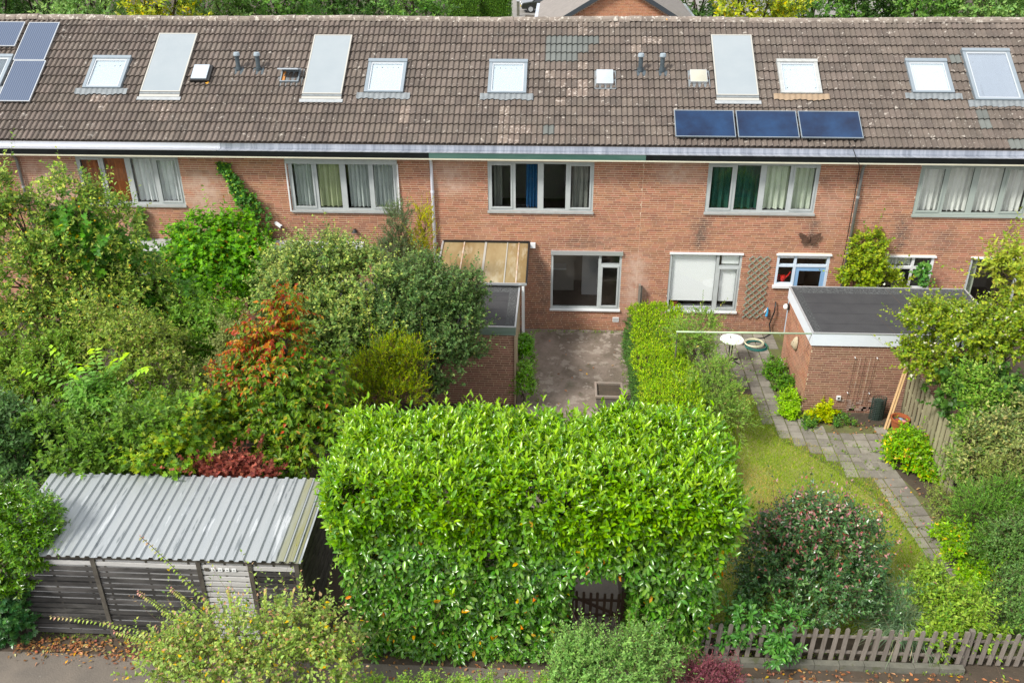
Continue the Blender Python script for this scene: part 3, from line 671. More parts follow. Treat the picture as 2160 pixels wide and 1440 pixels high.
cg = np.where((dry>.85)[:,None], np.array([.34,.28,.10]), np.array([.16,.24,.03]))*rng.uniform(.7,1.25,(n,1))
GRASS = (V, cg)
# pavers of the right hand garden
gp = sheet('garden_path', [tuple(at_z(px,py)[:2]) for px,py in ((1470,700),(1660,702),(1640,790),(1700,890),(1880,905),(1880,990),(1960,1060),(2070,1230),(2200,1380),(2100,1390),(1985,1210),(1880,1080),(1750,985),(1650,930),(1600,870),(1590,800),(1480,800))], .007, M_moss)
def paver_mesh(wx, wy):
    g_ = .010; mb = MB(); x0, x1, y0, y1 = g_, wx-g_, g_, wy-g_; b = .008
    mb.add([(x0,y0,0),(x1,y0,0),(x1,y1,0),(x0,y1,0),(x0+b,y0+b,.022),(x1-b,y0+b,.022),(x1-b,y1-b,.022),(x0+b,y1-b,.022)],[(4,5,6,7),(0,1,5,4),(1,2,6,5),(2,3,7,6),(3,0,4,7)])
    return mb
PM = {}
def paver(x, y, wx, wy, rz=0.0):
    k = (round(wx,3), round(wy,3))
    if k not in PM:
        me = paver_mesh(wx, wy).mesh('paver'); me.materials.append(M_paver); PM[k] = me
    o = link('paver', PM[k], None, gp, (x, y, .003+rnd.uniform(0,.006))); o.rotation_euler = (rnd.uniform(-.008,.008), rnd.uniform(-.008,.008), rz+rnd.uniform(-.012,.012))
paver_zone = [tuple(at_z(px,py)[:2]) for px,py in ((1470,702),(1640,704),(1622,770),(1665,880),(1755,912),(1872,908),(1882,960),(1882,1010),(1800,1010),(1745,965),(1660,930),(1618,890),(1590,830),(1548,800),(1475,800))]
for iy in range(24):
    for ix in range(18):
        x, y = 3.6+ix*.30, -7.3+iy*.30
        if inpoly((x+.15, y+.15), paver_zone): paver(x, y, .30, .30)
A0 = at_z(1868,1000)[:2]; A1 = at_z(2062,1275)[:2]; dv = A1-A0; ln_ = np.linalg.norm(dv); dv /= ln_; rz_ = math.atan2(dv[1], dv[0])+math.pi/2; ac = np.array([-dv[1], dv[0]])
k = 0; t = -.5
while t < ln_+1.0:
    p = A0 + dv*t; off = .0
    paver(*(p + ac*(-.14)), .44, .33, rz_); paver(*(p + ac*(-.14) - ac*.23), .22, .33, rz_)
    t += .335
# slabs along the alley edge and patio rim
# ------------------------------------------------------------------ flat-roofed brick sheds
def brick_shed(name, x0, x1, y0, y1, zt, label, fas, fh, groupname, right=True):
    S = thing(name, ((x0+x1)/2, (y0+y1)/2, 0), label, 'shed', groupname); org = ORG[S.name]
    wl = MB().box(x0, x1, y0, y1, 0, zt-.06).build('wall', M_mortar2, S)
    for nm, O, U, Nn, a, b in (('f', (0,y0,0), (1,0,0), (0,-1,0), x0, x1), ('l', (x0,0,0), (0,1,0), (-1,0,0), y0, y1), ('r', (x1,0,0), (0,1,0), (1,0,0), y0, y1)):
        o = link('bricks', bricks_mesh('bricks', O, U, Nn, a, b, 0, zt-fh+.02, (), hash(nm+name) % 1000, org=org, course=.0655), M_brick_shaded if nm == 'f' else M_brick, wl); o['kind'] = 'stuff'  # front wall takes the brick with shade put into its colour
    f = .045; mb = MB()
    mb.box(x0-f, x1+f, y0-f, y0-.012, zt-fh, zt); mb.box(x0-f, x1+f, y1+.012, y1+f, zt-fh, zt); mb.box(x0-f, x0-.012, y0-.011, y1+.011, zt-fh, zt-.001); mb.box(x1+.012, x1+f, y0-.011, y1+.011, zt-fh, zt-.001)
    fo = mb.build('fascia', fas, S)
    mb = MB(); e = .012
    mb.box(x0-f-e, x1+f+e, y0-f-e, y0-f+.03, zt+.001, zt+.022); mb.box(x0-f-e, x1+f+e, y1+f-.03, y1+f+e, zt+.001, zt+.022); mb.box(x0-f-e, x0-f+.03, y0-f+.031, y1+f-.031, zt+.001, zt+.02); mb.box(x1+f-.03, x1+f+e, y0-f+.031, y1+f-.031, zt+.001, zt+.02)
    mb.build('edge_trim', M_alu, S)
    g_ = .24; zi = zt-.05; a0, a1, b0, b1 = x0-f+.03, x1+f-.03, y0-f+.03, y1+f-.03
    MB().add([(a0+g_,b0+.05,zi),(a1-g_,b0+.05,zi),(a1-g_,b1-g_,zi),(a0+g_,b1-g_,zi)],[(0,1,2,3)]).build('roof_felt', M_felt, S)
    MB().add([(a0,b0,zt+.012),(a1,b0,zt+.012),(a1,b1,zt+.012),(a0,b1,zt+.012),(a0+g_,b0+.05,zi),(a1-g_,b0+.05,zi),(a1-g_,b1-g_,zi),(a0+g_,b1-g_,zi)],
             [(0,1,5,4),(1,2,6,5),(2,3,7,6),(3,0,4,7)]).build('felt_upstand', M_felt_grit, S)
    for k in range(1,4):
        yy = b0+.05+(b1-b0-g_-.05)*k/4; box('felt_seam', M_felt, S, a0+g_, a1-g_, yy-.03, yy+.03, zi, zi+.006)
    return S
M_fas3 = mat('weathered_green_board', (.13,.19,.15), .7, var=(3,(.22,.27,.23),.8), stretch=(.4,1,3))
S3 = brick_shed('garden_shed', -6.0, -1.06, -4.24, -1.93, 2.25, 'brick garden shed with weathered green fascia under the amber canopy', M_fas3, .22, 'flat roofed brick sheds')
S4 = brick_shed('garden_shed', 6.20, 10.68, -4.24, -1.66, 2.25, 'brick garden shed with white fascia and dark felt roof', M_bluewhite, .33, 'flat roofed brick sheds')
box('timber_edge', mat('weathered_timber', (.36,.28,.18), .8, var=(6,(.28,.21,.14),.7)), S3, -1.052, -1.012, -4.30, -1.9, .02, 2.02)
M_render = mat('lime_wash', (.62,.58,.55), .95, var=(5,(.5,.44,.41),.8), bump=(20,.5))
V0 = MB(); V0.box(6.165,6.19,-4.24,-1.7,0,.14); V0.build('plinth', M_render, S4)
M_flake = mat('flaking_limewash', (.42,.33,.29), .95, var=(14,(.27,.15,.11),.9))
mb = MB(); r5 = random.Random(5)
for k in range(20): # flaking whitewash on the lowest courses
    row = r5.randrange(1,7); x = 7.05+r5.random()*.85; mb.box(x, x+r5.uniform(.08,.21), -4.2535, -4.251, row*.0655+.006, row*.0655+.058)
mb.build('flaking_whitewash', M_flake, S4, kind='stuff')
mb = MB(); mb.box(7.0,7.1,-4.30,-4.252,.40,.50); so_ = mb.build('socket', M_white, S4); box('socket_face', M_black, so_, 7.025,7.075,-4.306,-4.3005,.43,.475)
# wires of a climbing frame
T = thing('climbing_wires', (7.5,-4.29,0), 'thin rusty wires stretched vertically on the brick shed front', 'wire trellis')
for k in range(5):
    x = 7.28+.10*k+.02*k; MB().tube([(x-.02,-4.285,.25),(x,-4.285,1.62)], .0045, 5).build('wire', M_rust if k % 2 else M_black, T)
for x, z in ((7.27,1.6),(7.25,.6),(7.80,1.6),(7.78,.6)): MB().tube([(x,-4.245,z),(x,-4.30,z)], .012, 6).build('hook', M_white, T)

# ------------------------------------------------------------------ lean-to canopy against house three
CN = thing('canopy', (-2.05,-.95,2.5), 'amber polycarbonate canopy with rusty bars leaning on the brick wall', 'canopy')
c0, c1 = np.array((-3.28,-.012,2.72)), np.array((-3.28,-1.98,2.36)); dn = c1-c0; wX = 2.45
nrm = np.cross((1,0,0), dn); nrm /= np.linalg.norm(nrm); nrm = nrm*np.sign(nrm[2])
def cbar(x, wdt, h0, h1, m, nm): MB().prism([c0+(x-wdt/2,0,0)+nrm*h0, c0+(x+wdt/2,0,0)+nrm*h0, c1+(x+wdt/2,0,0)+nrm*h0, c1+(x-wdt/2,0,0)+nrm*h0], nrm*(h1-h0)).build(nm, m, CN)
for k in range(4):
    a, b = wX*k/4, wX*(k+1)/4; MB().prism([c0+(a+.004,0,0), c0+(b-.004,0,0), c1+(b-.004,0,0), c1+(a+.004,0,0)], nrm*.012).build('sheet', M_poly, CN)
for x, m, wd in ((wX*.25,M_rust,.035),(wX*.5,M_coll_frame,.06),(wX*.75,M_coll_frame,.03),(wX*.88,M_rust,.035)): cbar(x, wd, .013, .03, m, 'glazing_bar')
cbar(wX-.01, .05, .014, .05, M_black, 'edge_bar'); cbar(.0, .05, .014, .05, M_alu, 'edge_bar')
MB().bar(c0+(0,.0,.04), c0+(wX,.0,.04), .05, .06).build('wall_bar', M_black, CN); MB().bar(c1+(0,-.01,.0), c1+(wX,-.01,.0), .04, .06).build('front_rail', M_alu, CN)
MB().bar((-.93,-1.99,0),(-.93,-1.99,2.3), .06, .06).build('post', M_white, CN); MB().bar((-.93,-1.4,0),(-.93,-1.4,2.4), .05, .05).build('post', M_white, CN)
MB().bar((-.93,-1.95,2.28),(-.9,-.03,2.62), .05, .07).build('rafter', M_black, CN)

# ------------------------------------------------------------------ corrugated bike shed in weathered slats
M_slat = mat('weathered_slat', (.022,.021,.020), .9, var=(4,(.085,.08,.076),.9), bump=(30,.5), objrand=.35, stretch=(.35,1,1), spots=[(2.5,.64,(.25,.24,.23),.7)])
M_slat_pale = mat('silvered_slat', (.50,.49,.48), .9, var=(4,(.40,.395,.385),.9), bump=(30,.3), objrand=.10, stretch=(.35,1,1), spots=[(3,.70,(.24,.23,.22),.5)])
M_post = mat('dark_post', (.055,.048,.04), .9, var=(6,(.11,.10,.08),.8))
M_steel = mat('galvanised_steel', (.36,.38,.385), .42, .3, var=(2.0,(.32,.345,.36),.9), stretch=(3.5,.45,.45), spots=[(2.6,.60,(.15,.17,.18),.75,5,.06),(2.0,.60,(.52,.54,.55),.8,5,.04)])
M_steel_moss = mat('algae_stained_steel', (.26,.275,.24), .6, .1, var=(.8,(.21,.20,.06),1.0), stretch=(3,.6,.6), spots=[(4,.64,(.3,.31,.28),.6)])
BS = thing('bike_shed', (-7.0,-11.4,0), 'low bike shed of weathered slats under a corrugated steel roof', 'shed')
bx0, bx1, by0, by1 = -9.65, -4.28, -12.52, -10.36
def corr(x0, x1, m, nm, y0, y1, z0, z1):
    V = []; Fc = []; pitch = .168; dep = .036; x = x0; prof = []
    while x < x1-1e-6:
        for t, h in ((0,0),(.40,0),(.52,1),(.88,1)):
            if x+t*pitch <= x1: prof.append((x+t*pitch, h*dep))
        x += pitch
    prof.append((x1, 0))
    for (x, h) in prof:
        wob = rnd.uniform(-.003,.003)
        V += [(x, y0+wob, z0+h), (x, y1+wob, z1+h)]
    for i in range(len(prof)-1): Fc.append((2*i, 2*i+2, 2*i+3, 2*i+1))
    o = MB().add(V, Fc).build(nm, m, BS); sm = o.modifiers.new('thick', 'SOLIDIFY'); sm.thickness = .003; return o
for k in range(6):
    a = bx0+(bx1-bx0)*k/6; n_r = round((bx1-bx0)/6/.168)*.168
    corr(a, a+(bx1-bx0)/6+.02, M_steel if k < 5 else M_steel, 'roof_sheet', by0, by1+.002*k, 1.93+.004*k, 2.06+.004*k)
corr(-4.70, bx1-.02, M_steel_moss, 'roof_sheet', by0-.004, by1, 1.958, 2.088)
posts = [float(at_y(px,1200,-12.42)[0]) for px in (72,195,420,530,638)]
posts[0] = -9.55; posts = [-9.5, -7.93, -6.07, -5.17, -4.36]
for x in posts: MB().box(x-.04,x+.04,-12.47,-12.39,0,1.90).build('post', M_post, BS)
for x in (bx0+.1, -7.0, bx1-.1): MB().box(x-.04,x+.04,by1+.05,by1+.13,0,2.02).build('post', M_post, BS)
box('top_rail', M_post, BS, bx0+.05, bx1-.03, -12.475, -12.40, 1.86, 1.925)
slm = {}
def slat(x0, x1, y, z, h, m):
    k = (round(x1-x0,2), round(h,3), m.name)
    if k not in slm:
        mb = MB(); mb.box(0, x1-x0, 0, .018, 0, h); me = mb.mesh('slat'); me.materials.append(m); slm[k] = me
    o = link('slat', slm[k], None, BS, (x0, y, z)); o.rotation_euler = (rnd.uniform(-.04,.04), rnd.uniform(-.004,.004), rnd.uniform(-.004,.004))
for i in range(4):
    a, b = posts[i]+.042, posts[i+1]-.042; m = M_slat_pale if i == 2 else M_slat
    for r_ in range(14):
        z = .06+r_*.126; slat(a, b, -12.452, z, .082, M_slat_pale if (i == 2 or r_ == 13) else M_slat); slat(a, b, -12.425, z+.07, .085, M_slat_pale if (i == 2 or rnd.random() < .5) else M_slat)
    mbs = MB()
    for f_ in (.08,.5,.92): mbs.box(a+(b-a)*f_-.02, a+(b-a)*f_+.02, -12.432, -12.4265, .05, 1.84)
    mbs.build('panel_batten', M_post, BS)
for k in range(5):   # small plates screwed to the pale door
    x = -5.98+k*.12; pl = box('plate', M_white if k else M_post, BS, x, x+.075, -12.462, -12.4535, 1.66, 1.73); box('screw', M_black, pl, x+.03,x+.045,-12.468,-12.4625,1.69,1.705)
for r_ in range(15):   # side of dark slats
    z = .08+r_*.12; me_ = MB().box(-4.385+.02*(r_ % 2), -4.365+.02*(r_ % 2), -12.38, by1+.05, z, z+.10); me_.build('side_slat', M_post, BS)
for r_ in range(14): z = .1+r_*.13; box('rear_slat', M_post, BS, bx0+.1, bx1-.1, by1+.135, by1+.155, z, z+.11)
for r_ in range(14): z = .1+r_*.13; box('side_slat', M_post, BS, bx0+.06, bx0+.08, -12.38, by1+.05, z, z+.11)

# ------------------------------------------------------------------ picket fence, edging and gates
M_picket = mat('grey_picket', (.165,.14,.115), .9, var=(7,(.23,.205,.175),.8), bump=(40,.4), objrand=.2, stretch=(4,4,.6), spots=[(6,.66,(.14,.14,.09),.5)])
M_gate = mat('dark_brown_gate', (.045,.022,.014), .6, var=(6,(.065,.035,.02),.7))
def picket_mesh(w_, h_, t_=.018, round_=True):
    pts = [(-w_/2,0),(w_/2,0),(w_/2,h_-w_/2)] + [(w_/2*math.cos(a_), h_-w_/2+w_/2*math.sin(a_)) for a_ in (math.pi*.2,math.pi*.4,math.pi*.6,math.pi*.8)] + [(-w_/2,h_-w_/2)]
    mb = MB(); mb.prism([(x,0,z) for x,z in pts], (0,t_,0)); return mb
def picket_run(name, xa, xb, y, n_, h_, w_, m, label, cat, group=None, z0=.12, lean=.04, brace=False, tilt=0.0):
    Fz = thing(name, ((xa+xb)/2, y, 0), label, cat, group); me = picket_mesh(w_, h_).mesh('picket'); me.materials.append(m)
    for i in range(n_):
        x = xa+(xb-xa)*(i+.5)/n_; o = link('picket', me, None, Fz, (x, y-.024, z0+rnd.uniform(-.012,.012)+tilt*(x-xa))); o.rotation_euler = (rnd.uniform(-.02,.02), lean+rnd.uniform(-.03,.03), rnd.uniform(-.05,.05))
    for zz in (.16, .52 if h_ < .8 else .6):
        MB().bar((xa+lean*zz,y+.014,z0+zz),(xb+lean*zz,y+.014,z0+zz+tilt*(xb-xa)), .028, .05).build('rail', m, Fz)
    if brace: MB().bar((xa+.05,y+.016,z0+.55),(xb-.05,y+.016,z0+.16), .026, .06).build('brace', m, Fz)
    return Fz
fx0, fx1 = 2.62, 7.12
F1 = picket_run('picket_fence', fx0, fx1, -12.46, 25, .74, .075, M_picket, 'grey wooden picket fence with round tops on concrete edging', 'fence')
for x in (fx0+.02, 4.15, 5.6, fx1-.02): MB().box(x-.035,x+.035,-12.44,-12.37,0,.78).build('post', M_picket, F1)
F2 = picket_run('picket_gate', 7.22, 8.45, -12.40, 8, .74, .075, M_picket, 'low picket gate at the end of the paver path', 'gate', z0=.06, lean=.05)
MB().box(7.13,7.21,-12.44,-12.36,0,.84).build('post', M_picket, F2)
G3 = picket_run('garden_gate', .40, 1.26, -11.72, 7, .72, .05, M_gate, 'dark brown picket gate inside the opening of the laurel hedge', 'gate', z0=.06, lean=0, brace=True)
for x in (.36, 1.30): MB().box(x-.04,x+.04,-11.75,-11.67,0,.85).build('post', M_gate, G3)
ED = thing('concrete_edging', (4.9,-12.55,0), 'row of low concrete edging blocks under the picket fence', 'kerb')
for k in range(11):
    x = 2.45+k*.425; box('block', M_kerb, ED, x+.004, x+.421, -12.62+rnd.uniform(-.008,.008), -12.50, 0, .13+rnd.uniform(-.01,.01))

# board fence between the gardens
M_board = mat('green_tinged_board', (.33,.30,.19), .88, var=(5,(.25,.23,.14),.8), bump=(40,.35), objrand=.18, stretch=(4,4,.5), spots=[(6,.66,(.22,.24,.12),.5)])
BF = thing('board_fence', (8.72,-6.2,0), 'weathered board fence running out from the shed corner', 'fence')
bme = MB(); bme.box(-.012,.012,-.062,.062,0,1.45); bme = bme.mesh('board'); bme.materials.append(M_board)
for k in range(30):
    y = -4.40-k*.115; sd_ = k % 2; x = 8.62-.045*sd_
    o = link('board', bme, None, BF, (x, y, .05+rnd.uniform(-.015,.015))); o.rotation_euler = (rnd.uniform(-.01,.01), rnd.uniform(-.015,.015), rnd.uniform(-.03,.03))
for z in (.35,.85,1.3): MB().box(8.59,8.605,-7.9,-4.35,z,z+.07).build('rail', M_board, BF)

# ------------------------------------------------------------------ things in the gardens
M_terracotta = mat('terracotta_plastic', (.36,.105,.04), .5, var=(6,(.30,.085,.035),.6))
p = at_z(1893,912); px_, py_ = p[0], p[1]+.02
POT = thing('plant_pot', (px_,py_,0), 'large terracotta plant pot with rubbish in it beside the board fence', 'plant pot')
MB().lathe((px_,py_,0), [(.13,0),(.20,.36),(.205,.365),(.225,.37),(.225,.42),(.195,.42),(.185,.33),(.0,.33)], 24).build('pot', M_terracotta, POT, smooth=False)
MB().lathe((px_,py_,.325), [(.18,0),(.18,.01),(0,.012)], 20).build('soil', M_soil, POT)
for dx,dy,c in ((.03,.04,(.25,.35,.45)),(.08,-.05,(.55,.25,.25)),(-.05,.02,(.3,.06,.04)),(-.02,-.07,(.6,.4,.03))):
    MB().lathe((px_+dx,py_+dy,.34), [(.05,0),(.055,.02),(.02,.035),(0,.035)], 10).build('pot_clutter', mat('clutter', c, .6), POT)
tg = MB().box(px_+.18,px_+.45,py_-.12,py_+.3,.0,.28); tb = thing('plastic_crate', (px_+.3,py_+.1,0), 'small blue grey crate squeezed behind the terracotta pot', 'crate')
mb = MB(); mb.box(px_+.2,px_+.22,py_-.1,py_+.3,0,.3); mb.box(px_+.44,px_+.46,py_-.1,py_+.3,0,.3); mb.box(px_+.22,px_+.44,py_-.1,py_-.08,0,.3); mb.box(px_+.22,px_+.44,py_+.28,py_+.3,0,.3); mb.box(px_+.22,px_+.44,py_-.08,py_+.28,0,.02); mb.build('body', mat('blue_grey_plastic', (.10,.14,.19), .5), tb)
box('rim', mat('grey_plastic', (.2,.24,.28), .5), tb, px_+.195,px_+.2-.001,py_-.11,py_+.31,.27,.3)
M_plank = mat('pine_batten', (.52,.34,.16), .7, var=(8,(.44,.27,.12),.7), objrand=.1, stretch=(3,3,.6))
PLK = thing('timber_battens', (8.06,-4.95,0), 'two pale pine battens leaning against the brick shed corner', 'timber')
MB().bar((8.04,-5.0,.01),(8.50,-4.32,1.45), .045, .03).build('batten', M_plank, PLK); MB().bar((8.11,-4.99,.01),(8.55,-4.33,1.42), .045, .03).build('batten', M_plank, PLK)
M_mesh = mat('green_wire_mesh', (.018,.035,.026), .6, var=(30,(.04,.06,.05),.9))
WR = thing('wire_mesh_roll', (7.98,-4.5,0), 'dark green roll of wire mesh standing against the brick shed', 'wire mesh')
mb = MB()
for k in range(22):
    a_ = 2*math.pi*k/22; x, y = 7.97+.17*math.cos(a_), -4.50+.10*math.sin(a_); mb.bar((x,y,0),(x+.01,y+.01,.62), .008, .008, (1,0,0))
for k in range(13): mb.tube([(7.97+.17*math.cos(2*math.pi*j/16), -4.5+.10*math.sin(2*math.pi*j/16), .02+k*.05) for j in range(17)], .006, 4)
mb.build('mesh', M_mesh, WR); MB().lathe((7.97,-4.5,0), [(.09,0),(.10,.55),(0,.55)], 14).build('inner_roll', M_mesh, WR)

# patio table, hose, hose reel bits
tp = at_z(1538,764); tx, ty = tp[0], tp[1]+.0
TB = thing('patio_table', (tx,ty,0), 'round white patio table on a black four legged base', 'table')
MB().lathe((tx,ty,.71), [(.0,0),(.31,0),(.325,.012),(.31,.024),(.0,.024)], 32).build('table_top', mat('white_marbled_top', (.78,.78,.76), .35, spots=[(9,.68,(.3,.3,.3),.7,6,.03)]), TB)
for s_ in (-1,1): MB().tube([(tx+s_*.035,ty,.10),(tx+s_*.035,ty,.705)], .018, 8).build('column', M_black, TB)
for a_ in (.5,2.6,3.7,5.8):
    MB().tube([(tx+.03*math.cos(a_),ty+.03*math.sin(a_),.16),(tx+.14*math.cos(a_),ty+.14*math.sin(a_),.08),(tx+.30*math.cos(a_),ty+.30*math.sin(a_),.02)], [.02,.019,.016], 7).build('leg', M_black, TB, smooth=True)
MB().tube([(tx-.03,ty+.05,.735),(tx-.03,ty+.05,.80)], .012, 8).build('clip', M_black, TB)
hp = at_z(1592,731); M_hose_g = mat('green_hose', (.02,.14,.12), .5); M_hose_c = mat('cream_hose', (.62,.60,.42), .5)
def coil(name, cx, cy, r0, turns, m, label, z0):
    pts = []
    for k in range(int(turns*24)+1):
        a_ = 2*math.pi*k/24; rr = r0*(1-.08*math.sin(a_*.37)-.02*k/24); pts.append((cx+rr*1.05*math.cos(a_), cy+rr*math.sin(a_), z0+.014*(k/24)))
    return MB().tube(pts, .012, 6).build(name, m, None, smooth=True, label=label, cat='hose')
coil('garden_hose', hp[0]+.03, hp[1]-.04, .30, 4.2, M_hose_g, 'coiled dark green garden hose on the pavers', .02)
coil('garden_hose', hp[0]-.03, hp[1]+.02, .25, 3.2, M_hose_c, 'coiled cream garden hose lying on the green one', .09)
MB().tube([(6.26,-.05,1.05),(6.25,-.10,.75),(6.16,-.09,.35),(6.22,-.12,.05),(6.0,-.35,.03),(5.6,-.45,.03),(5.3,-.8,.03)], .02, 7).build('hose', M_black, None, smooth=True, label='black hose hanging from the wall tap onto the pavers', cat='hose')
NZ = thing('spray_nozzle', (6.05,-.05,.6), 'blue hose spray nozzle hanging on the brick wall', 'spray nozzle'); M_az = mat('azure_plastic', (.05,.33,.6), .4)
MB().tube([(6.05,-.06,.86),(6.06,-.07,.72),(6.04,-.07,.60)], [.022,.028,.04], 8).build('body', M_az, NZ); MB().bar((6.05,-.04,.84),(5.97,-.06,.70), .02, .02).build('trigger', M_white, NZ)
# trellis
M_trel = mat('sage_trellis', (.20,.29,.265), .7, var=(8,(.27,.34,.30),.8)); M_trel2 = mat('mossy_trellis', (.25,.29,.18), .7, var=(8,(.2,.26,.18),.8))
TR = thing('trellis', (5.66,-.03,.5), 'sage green diamond trellis fixed to the brick wall', 'trellis')
tx0, tx1, tz0, tz1 = 5.36, 5.96, .50, 2.44
def clip_d(c, sgn):   # line z = tz0 + sgn*k*(x-tx0) + c
    kk = 1.02; pts = []
    for x in (tx0, tx1):
        z = c+sgn*kk*(x-tx0)
        if tz0-1e-6 <= z <= tz1+1e-6: pts.append((x, z))
    for z in (tz0, tz1):
        x = tx0+(z-c)/(sgn*kk)
        if tx0 < x < tx1: pts.append((x, z))
    return pts[:2] if len(pts) >= 2 else None
for k in range(-4, 14):
    for sgn, yy, m in ((1,-.030,M_trel),(-1,-.042,M_trel2)):
        c = tz0+k*.205+(0 if sgn > 0 else .0)
        q = clip_d(c, sgn)
        if q and math.hypot(q[0][0]-q[1][0], q[0][1]-q[1][1]) > .06: MB().bar((q[0][0],yy,q[0][1]),(q[1][0],yy,q[1][1]), .024, .010, (0,1,0)).build('lath', m, TR)
# butterfly ornament
bc = np.array((6.925,-.06,3.0)); BU = thing('butterfly_ornament', bc, 'rusty brown metal butterfly mounted on the brick wall', 'ornament'); M_bf = mat('rusty_brown_metal', (.085,.045,.03), .7, var=(20,(.15,.08,.05),.8), bump=(60,.8))
for s_ in (-1,1):
    up_ = [(.02,.02),(.10,.10),(.22,.16),(.30,.18),(.29,.08),(.24,-.01),(.12,-.03),(.02,-.02)]; lw = [(.02,-.015),(.12,-.035),(.20,-.05),(.21,-.11),(.16,-.16),(.11,-.13),(.08,-.17),(.04,-.10)]
    MB().prism([bc+np.array((s_*x,.02-.10*x,z)) for x,z in up_], (0,-.012,0)).build('upper_wing', M_bf, BU); MB().prism([bc+np.array((s_*x,.015-.08*x,z)) for x,z in lw], (0,-.012,0)).build('lower_wing', M_bf, BU)
    MB().tube([bc+np.array((0,-.01,.08)), bc+np.array((s_*.05,-.01,.13)), bc+np.array((s_*.09,-.02,.15))], .005, 5).build('antenna', M_bf, BU)
MB().tube([bc+np.array((0,-.01,-.10)), bc+np.array((0,-.015,0)), bc+np.array((0,-.01,.09))], [.012,.026,.018], 8).build('body', M_bf, BU)
# wall lamps, mask, camera
WLm = thing('wall_lamp', (6.15,-1.75,1.75), 'round white bulkhead lamp on the shed side wall', 'wall lamp')
MB().lathe((6.18,-1.75,1.72), [(.085,0),(.095,.03),(.06,.04),(0,.04)], 16, (-1,0,0)).build('base', M_black, WLm); MB().lathe((6.138,-1.75,1.72), [(.075,0),(.085,.03),(.07,.07),(.04,.095),(0,.10)], 18, (-1,0,0)).build('globe', mat('opal_glass', (.82,.82,.80), .25), WLm, smooth=True)
MK = thing('stone_mask', (6.17,-3.0,1.3), 'cream stone face mask hanging on the shed side wall', 'ornament'); M_stone = mat('cream_stone', (.52,.44,.31), .9, var=(14,(.4,.33,.22),.8), bump=(30,.6))
mb = MB(); n_ = 14; Vm = []
for i, (rr, hh_) in enumerate(((.16,0),(.155,.03),(.125,.07),(.07,.10),(.015,.11))):
    for k in range(n_):
        a_ = 2*math.pi*k/n_; zz = math.sin(a_); yy = math.cos(a_); Vm.append((6.175-hh_-(.03 if (i == 4) else 0), -3.0+rr*.72*yy*(1-.2*max(0,-zz)), 1.28+rr*1.25*zz))
Fm = [(i*n_+k, i*n_+(k+1) % n_, (i+1)*n_+(k+1) % n_, (i+1)*n_+k) for i in range(4) for k in range(n_)] + [tuple(4*n_+k for k in range(n_))]
mb.add(Vm, Fm); mko = mb.build('face', M_stone, MK, smooth=True)
MB().bar((6.055,-3.0,1.34),(6.05,-3.0,1.24), .03, .03).build('nose', M_stone, MK)
for s_ in (-1,1): MB().lathe((6.085,-3.0+s_*.045,1.34), [(.018,0),(.012,.008),(0,.009)], 8, (-1,0,0)).build('eye', M_soil, MK)
MB().bar((6.075,-3.035,1.19),(6.075,-2.965,1.19), .012, .014).build('mouth', M_soil, MK)
cp = (-7.92,-.25,3.22); SC = thing('security_camera', (-7.95,-.03,3.25), 'white security camera on the brick wall beside the ivy', 'camera')
MB().tube([(-8.0,-.01,3.2),(-7.98,-.10,3.22)], .03, 8).build('bracket', M_white, SC); MB().bar((-8.02,-.10,3.27),(-7.82,-.24,3.20), .07, .07).build('housing', M_white, SC); MB().bar((-7.825,-.236,3.202),(-7.81,-.247,3.197), .05, .05).build('lens', M_black, SC)
LP = thing('wall_lamp', (-5.77,-.03,3.05), 'small black wall lamp below the lace curtained window', 'wall lamp')
MB().tube([(-5.77,-.008,3.08),(-5.77,-.10,3.10)], .015, 6).build('arm', M_black, LP); MB().lathe((-5.77,-.12,3.02), [(.09,0),(.06,.05),(.03,.09),(0,.10)], 14).build('shade', M_black, LP)
# clothes rail, timber post, planter
CR = thing('clothes_rail', (3.1,-4.2,0), 'pale green horizontal clothes rail fixed to the white shed fascia', 'clothes rail'); M_pgreen = mat('pale_green_paint', (.46,.58,.38), .5, var=(6,(.38,.48,.33),.6))
MB().tube([(2.9,-4.22,2.19),(6.14,-4.22,2.21)], .022, 10).build('rail', M_pgreen, CR, smooth=True); MB().tube([(2.93,-4.22,0),(2.93,-4.22,2.2)], .018, 10).build('post', M_post, CR, smooth=True)
for x in (3.6,4.1,4.9,5.4): MB().tube([(x,-4.22,2.18),(x,-4.22,2.13)], .006, 5).build('hook', M_alu, CR)
FPst = thing('fence_post', (2.36,-.12,0), 'weathered timber post against the wall behind the conifer hedge', 'post')
MB().box(2.31,2.37,-.20,-.06,0,1.55).build('plank', M_picket, FPst); MB().box(2.372,2.42,-.19,-.08,0,1.5).build('plank', M_post, FPst)
PLN = thing('planter', (1.33,-4.28,0), 'dark square planter of bare earth at the patio edge', 'planter'); M_plt = mat('grey_stone_planter', (.13,.115,.105), .75, var=(5,(.2,.18,.16),.8)); M_rim = mat('pinkish_planter_rim', (.26,.20,.165), .7, var=(5,(.2,.18,.15),.8))
q0, q1, r0_, r1_ = .98, 1.70, -4.64, -3.92; t_ = .06
mb = MB()
for (z, gI) in ((0,.10),(.48,.02)): mb.add([(q0+gI,r0_+gI,z),(q1-gI,r0_+gI,z),(q1-gI,r1_-gI,z),(q0+gI,r1_-gI,z)],[])
mb.f += [(0,1,5,4),(1,2,6,5),(2,3,7,6),(3,0,4,7),(0,3,2,1)]; mb.build('body', M_plt, PLN)
mb = MB(); mb.box(q0,q1,r0_,r0_+t_,.481,.56); mb.box(q0,q1,r1_-t_,r1_,.481,.56); mb.box(q0,q0+t_,r0_+t_,r1_-t_,.481,.559); mb.box(q1-t_,q1,r0_+t_,r1_-t_,.481,.559); mb.build('rim', M_rim, PLN, bevel=.015)
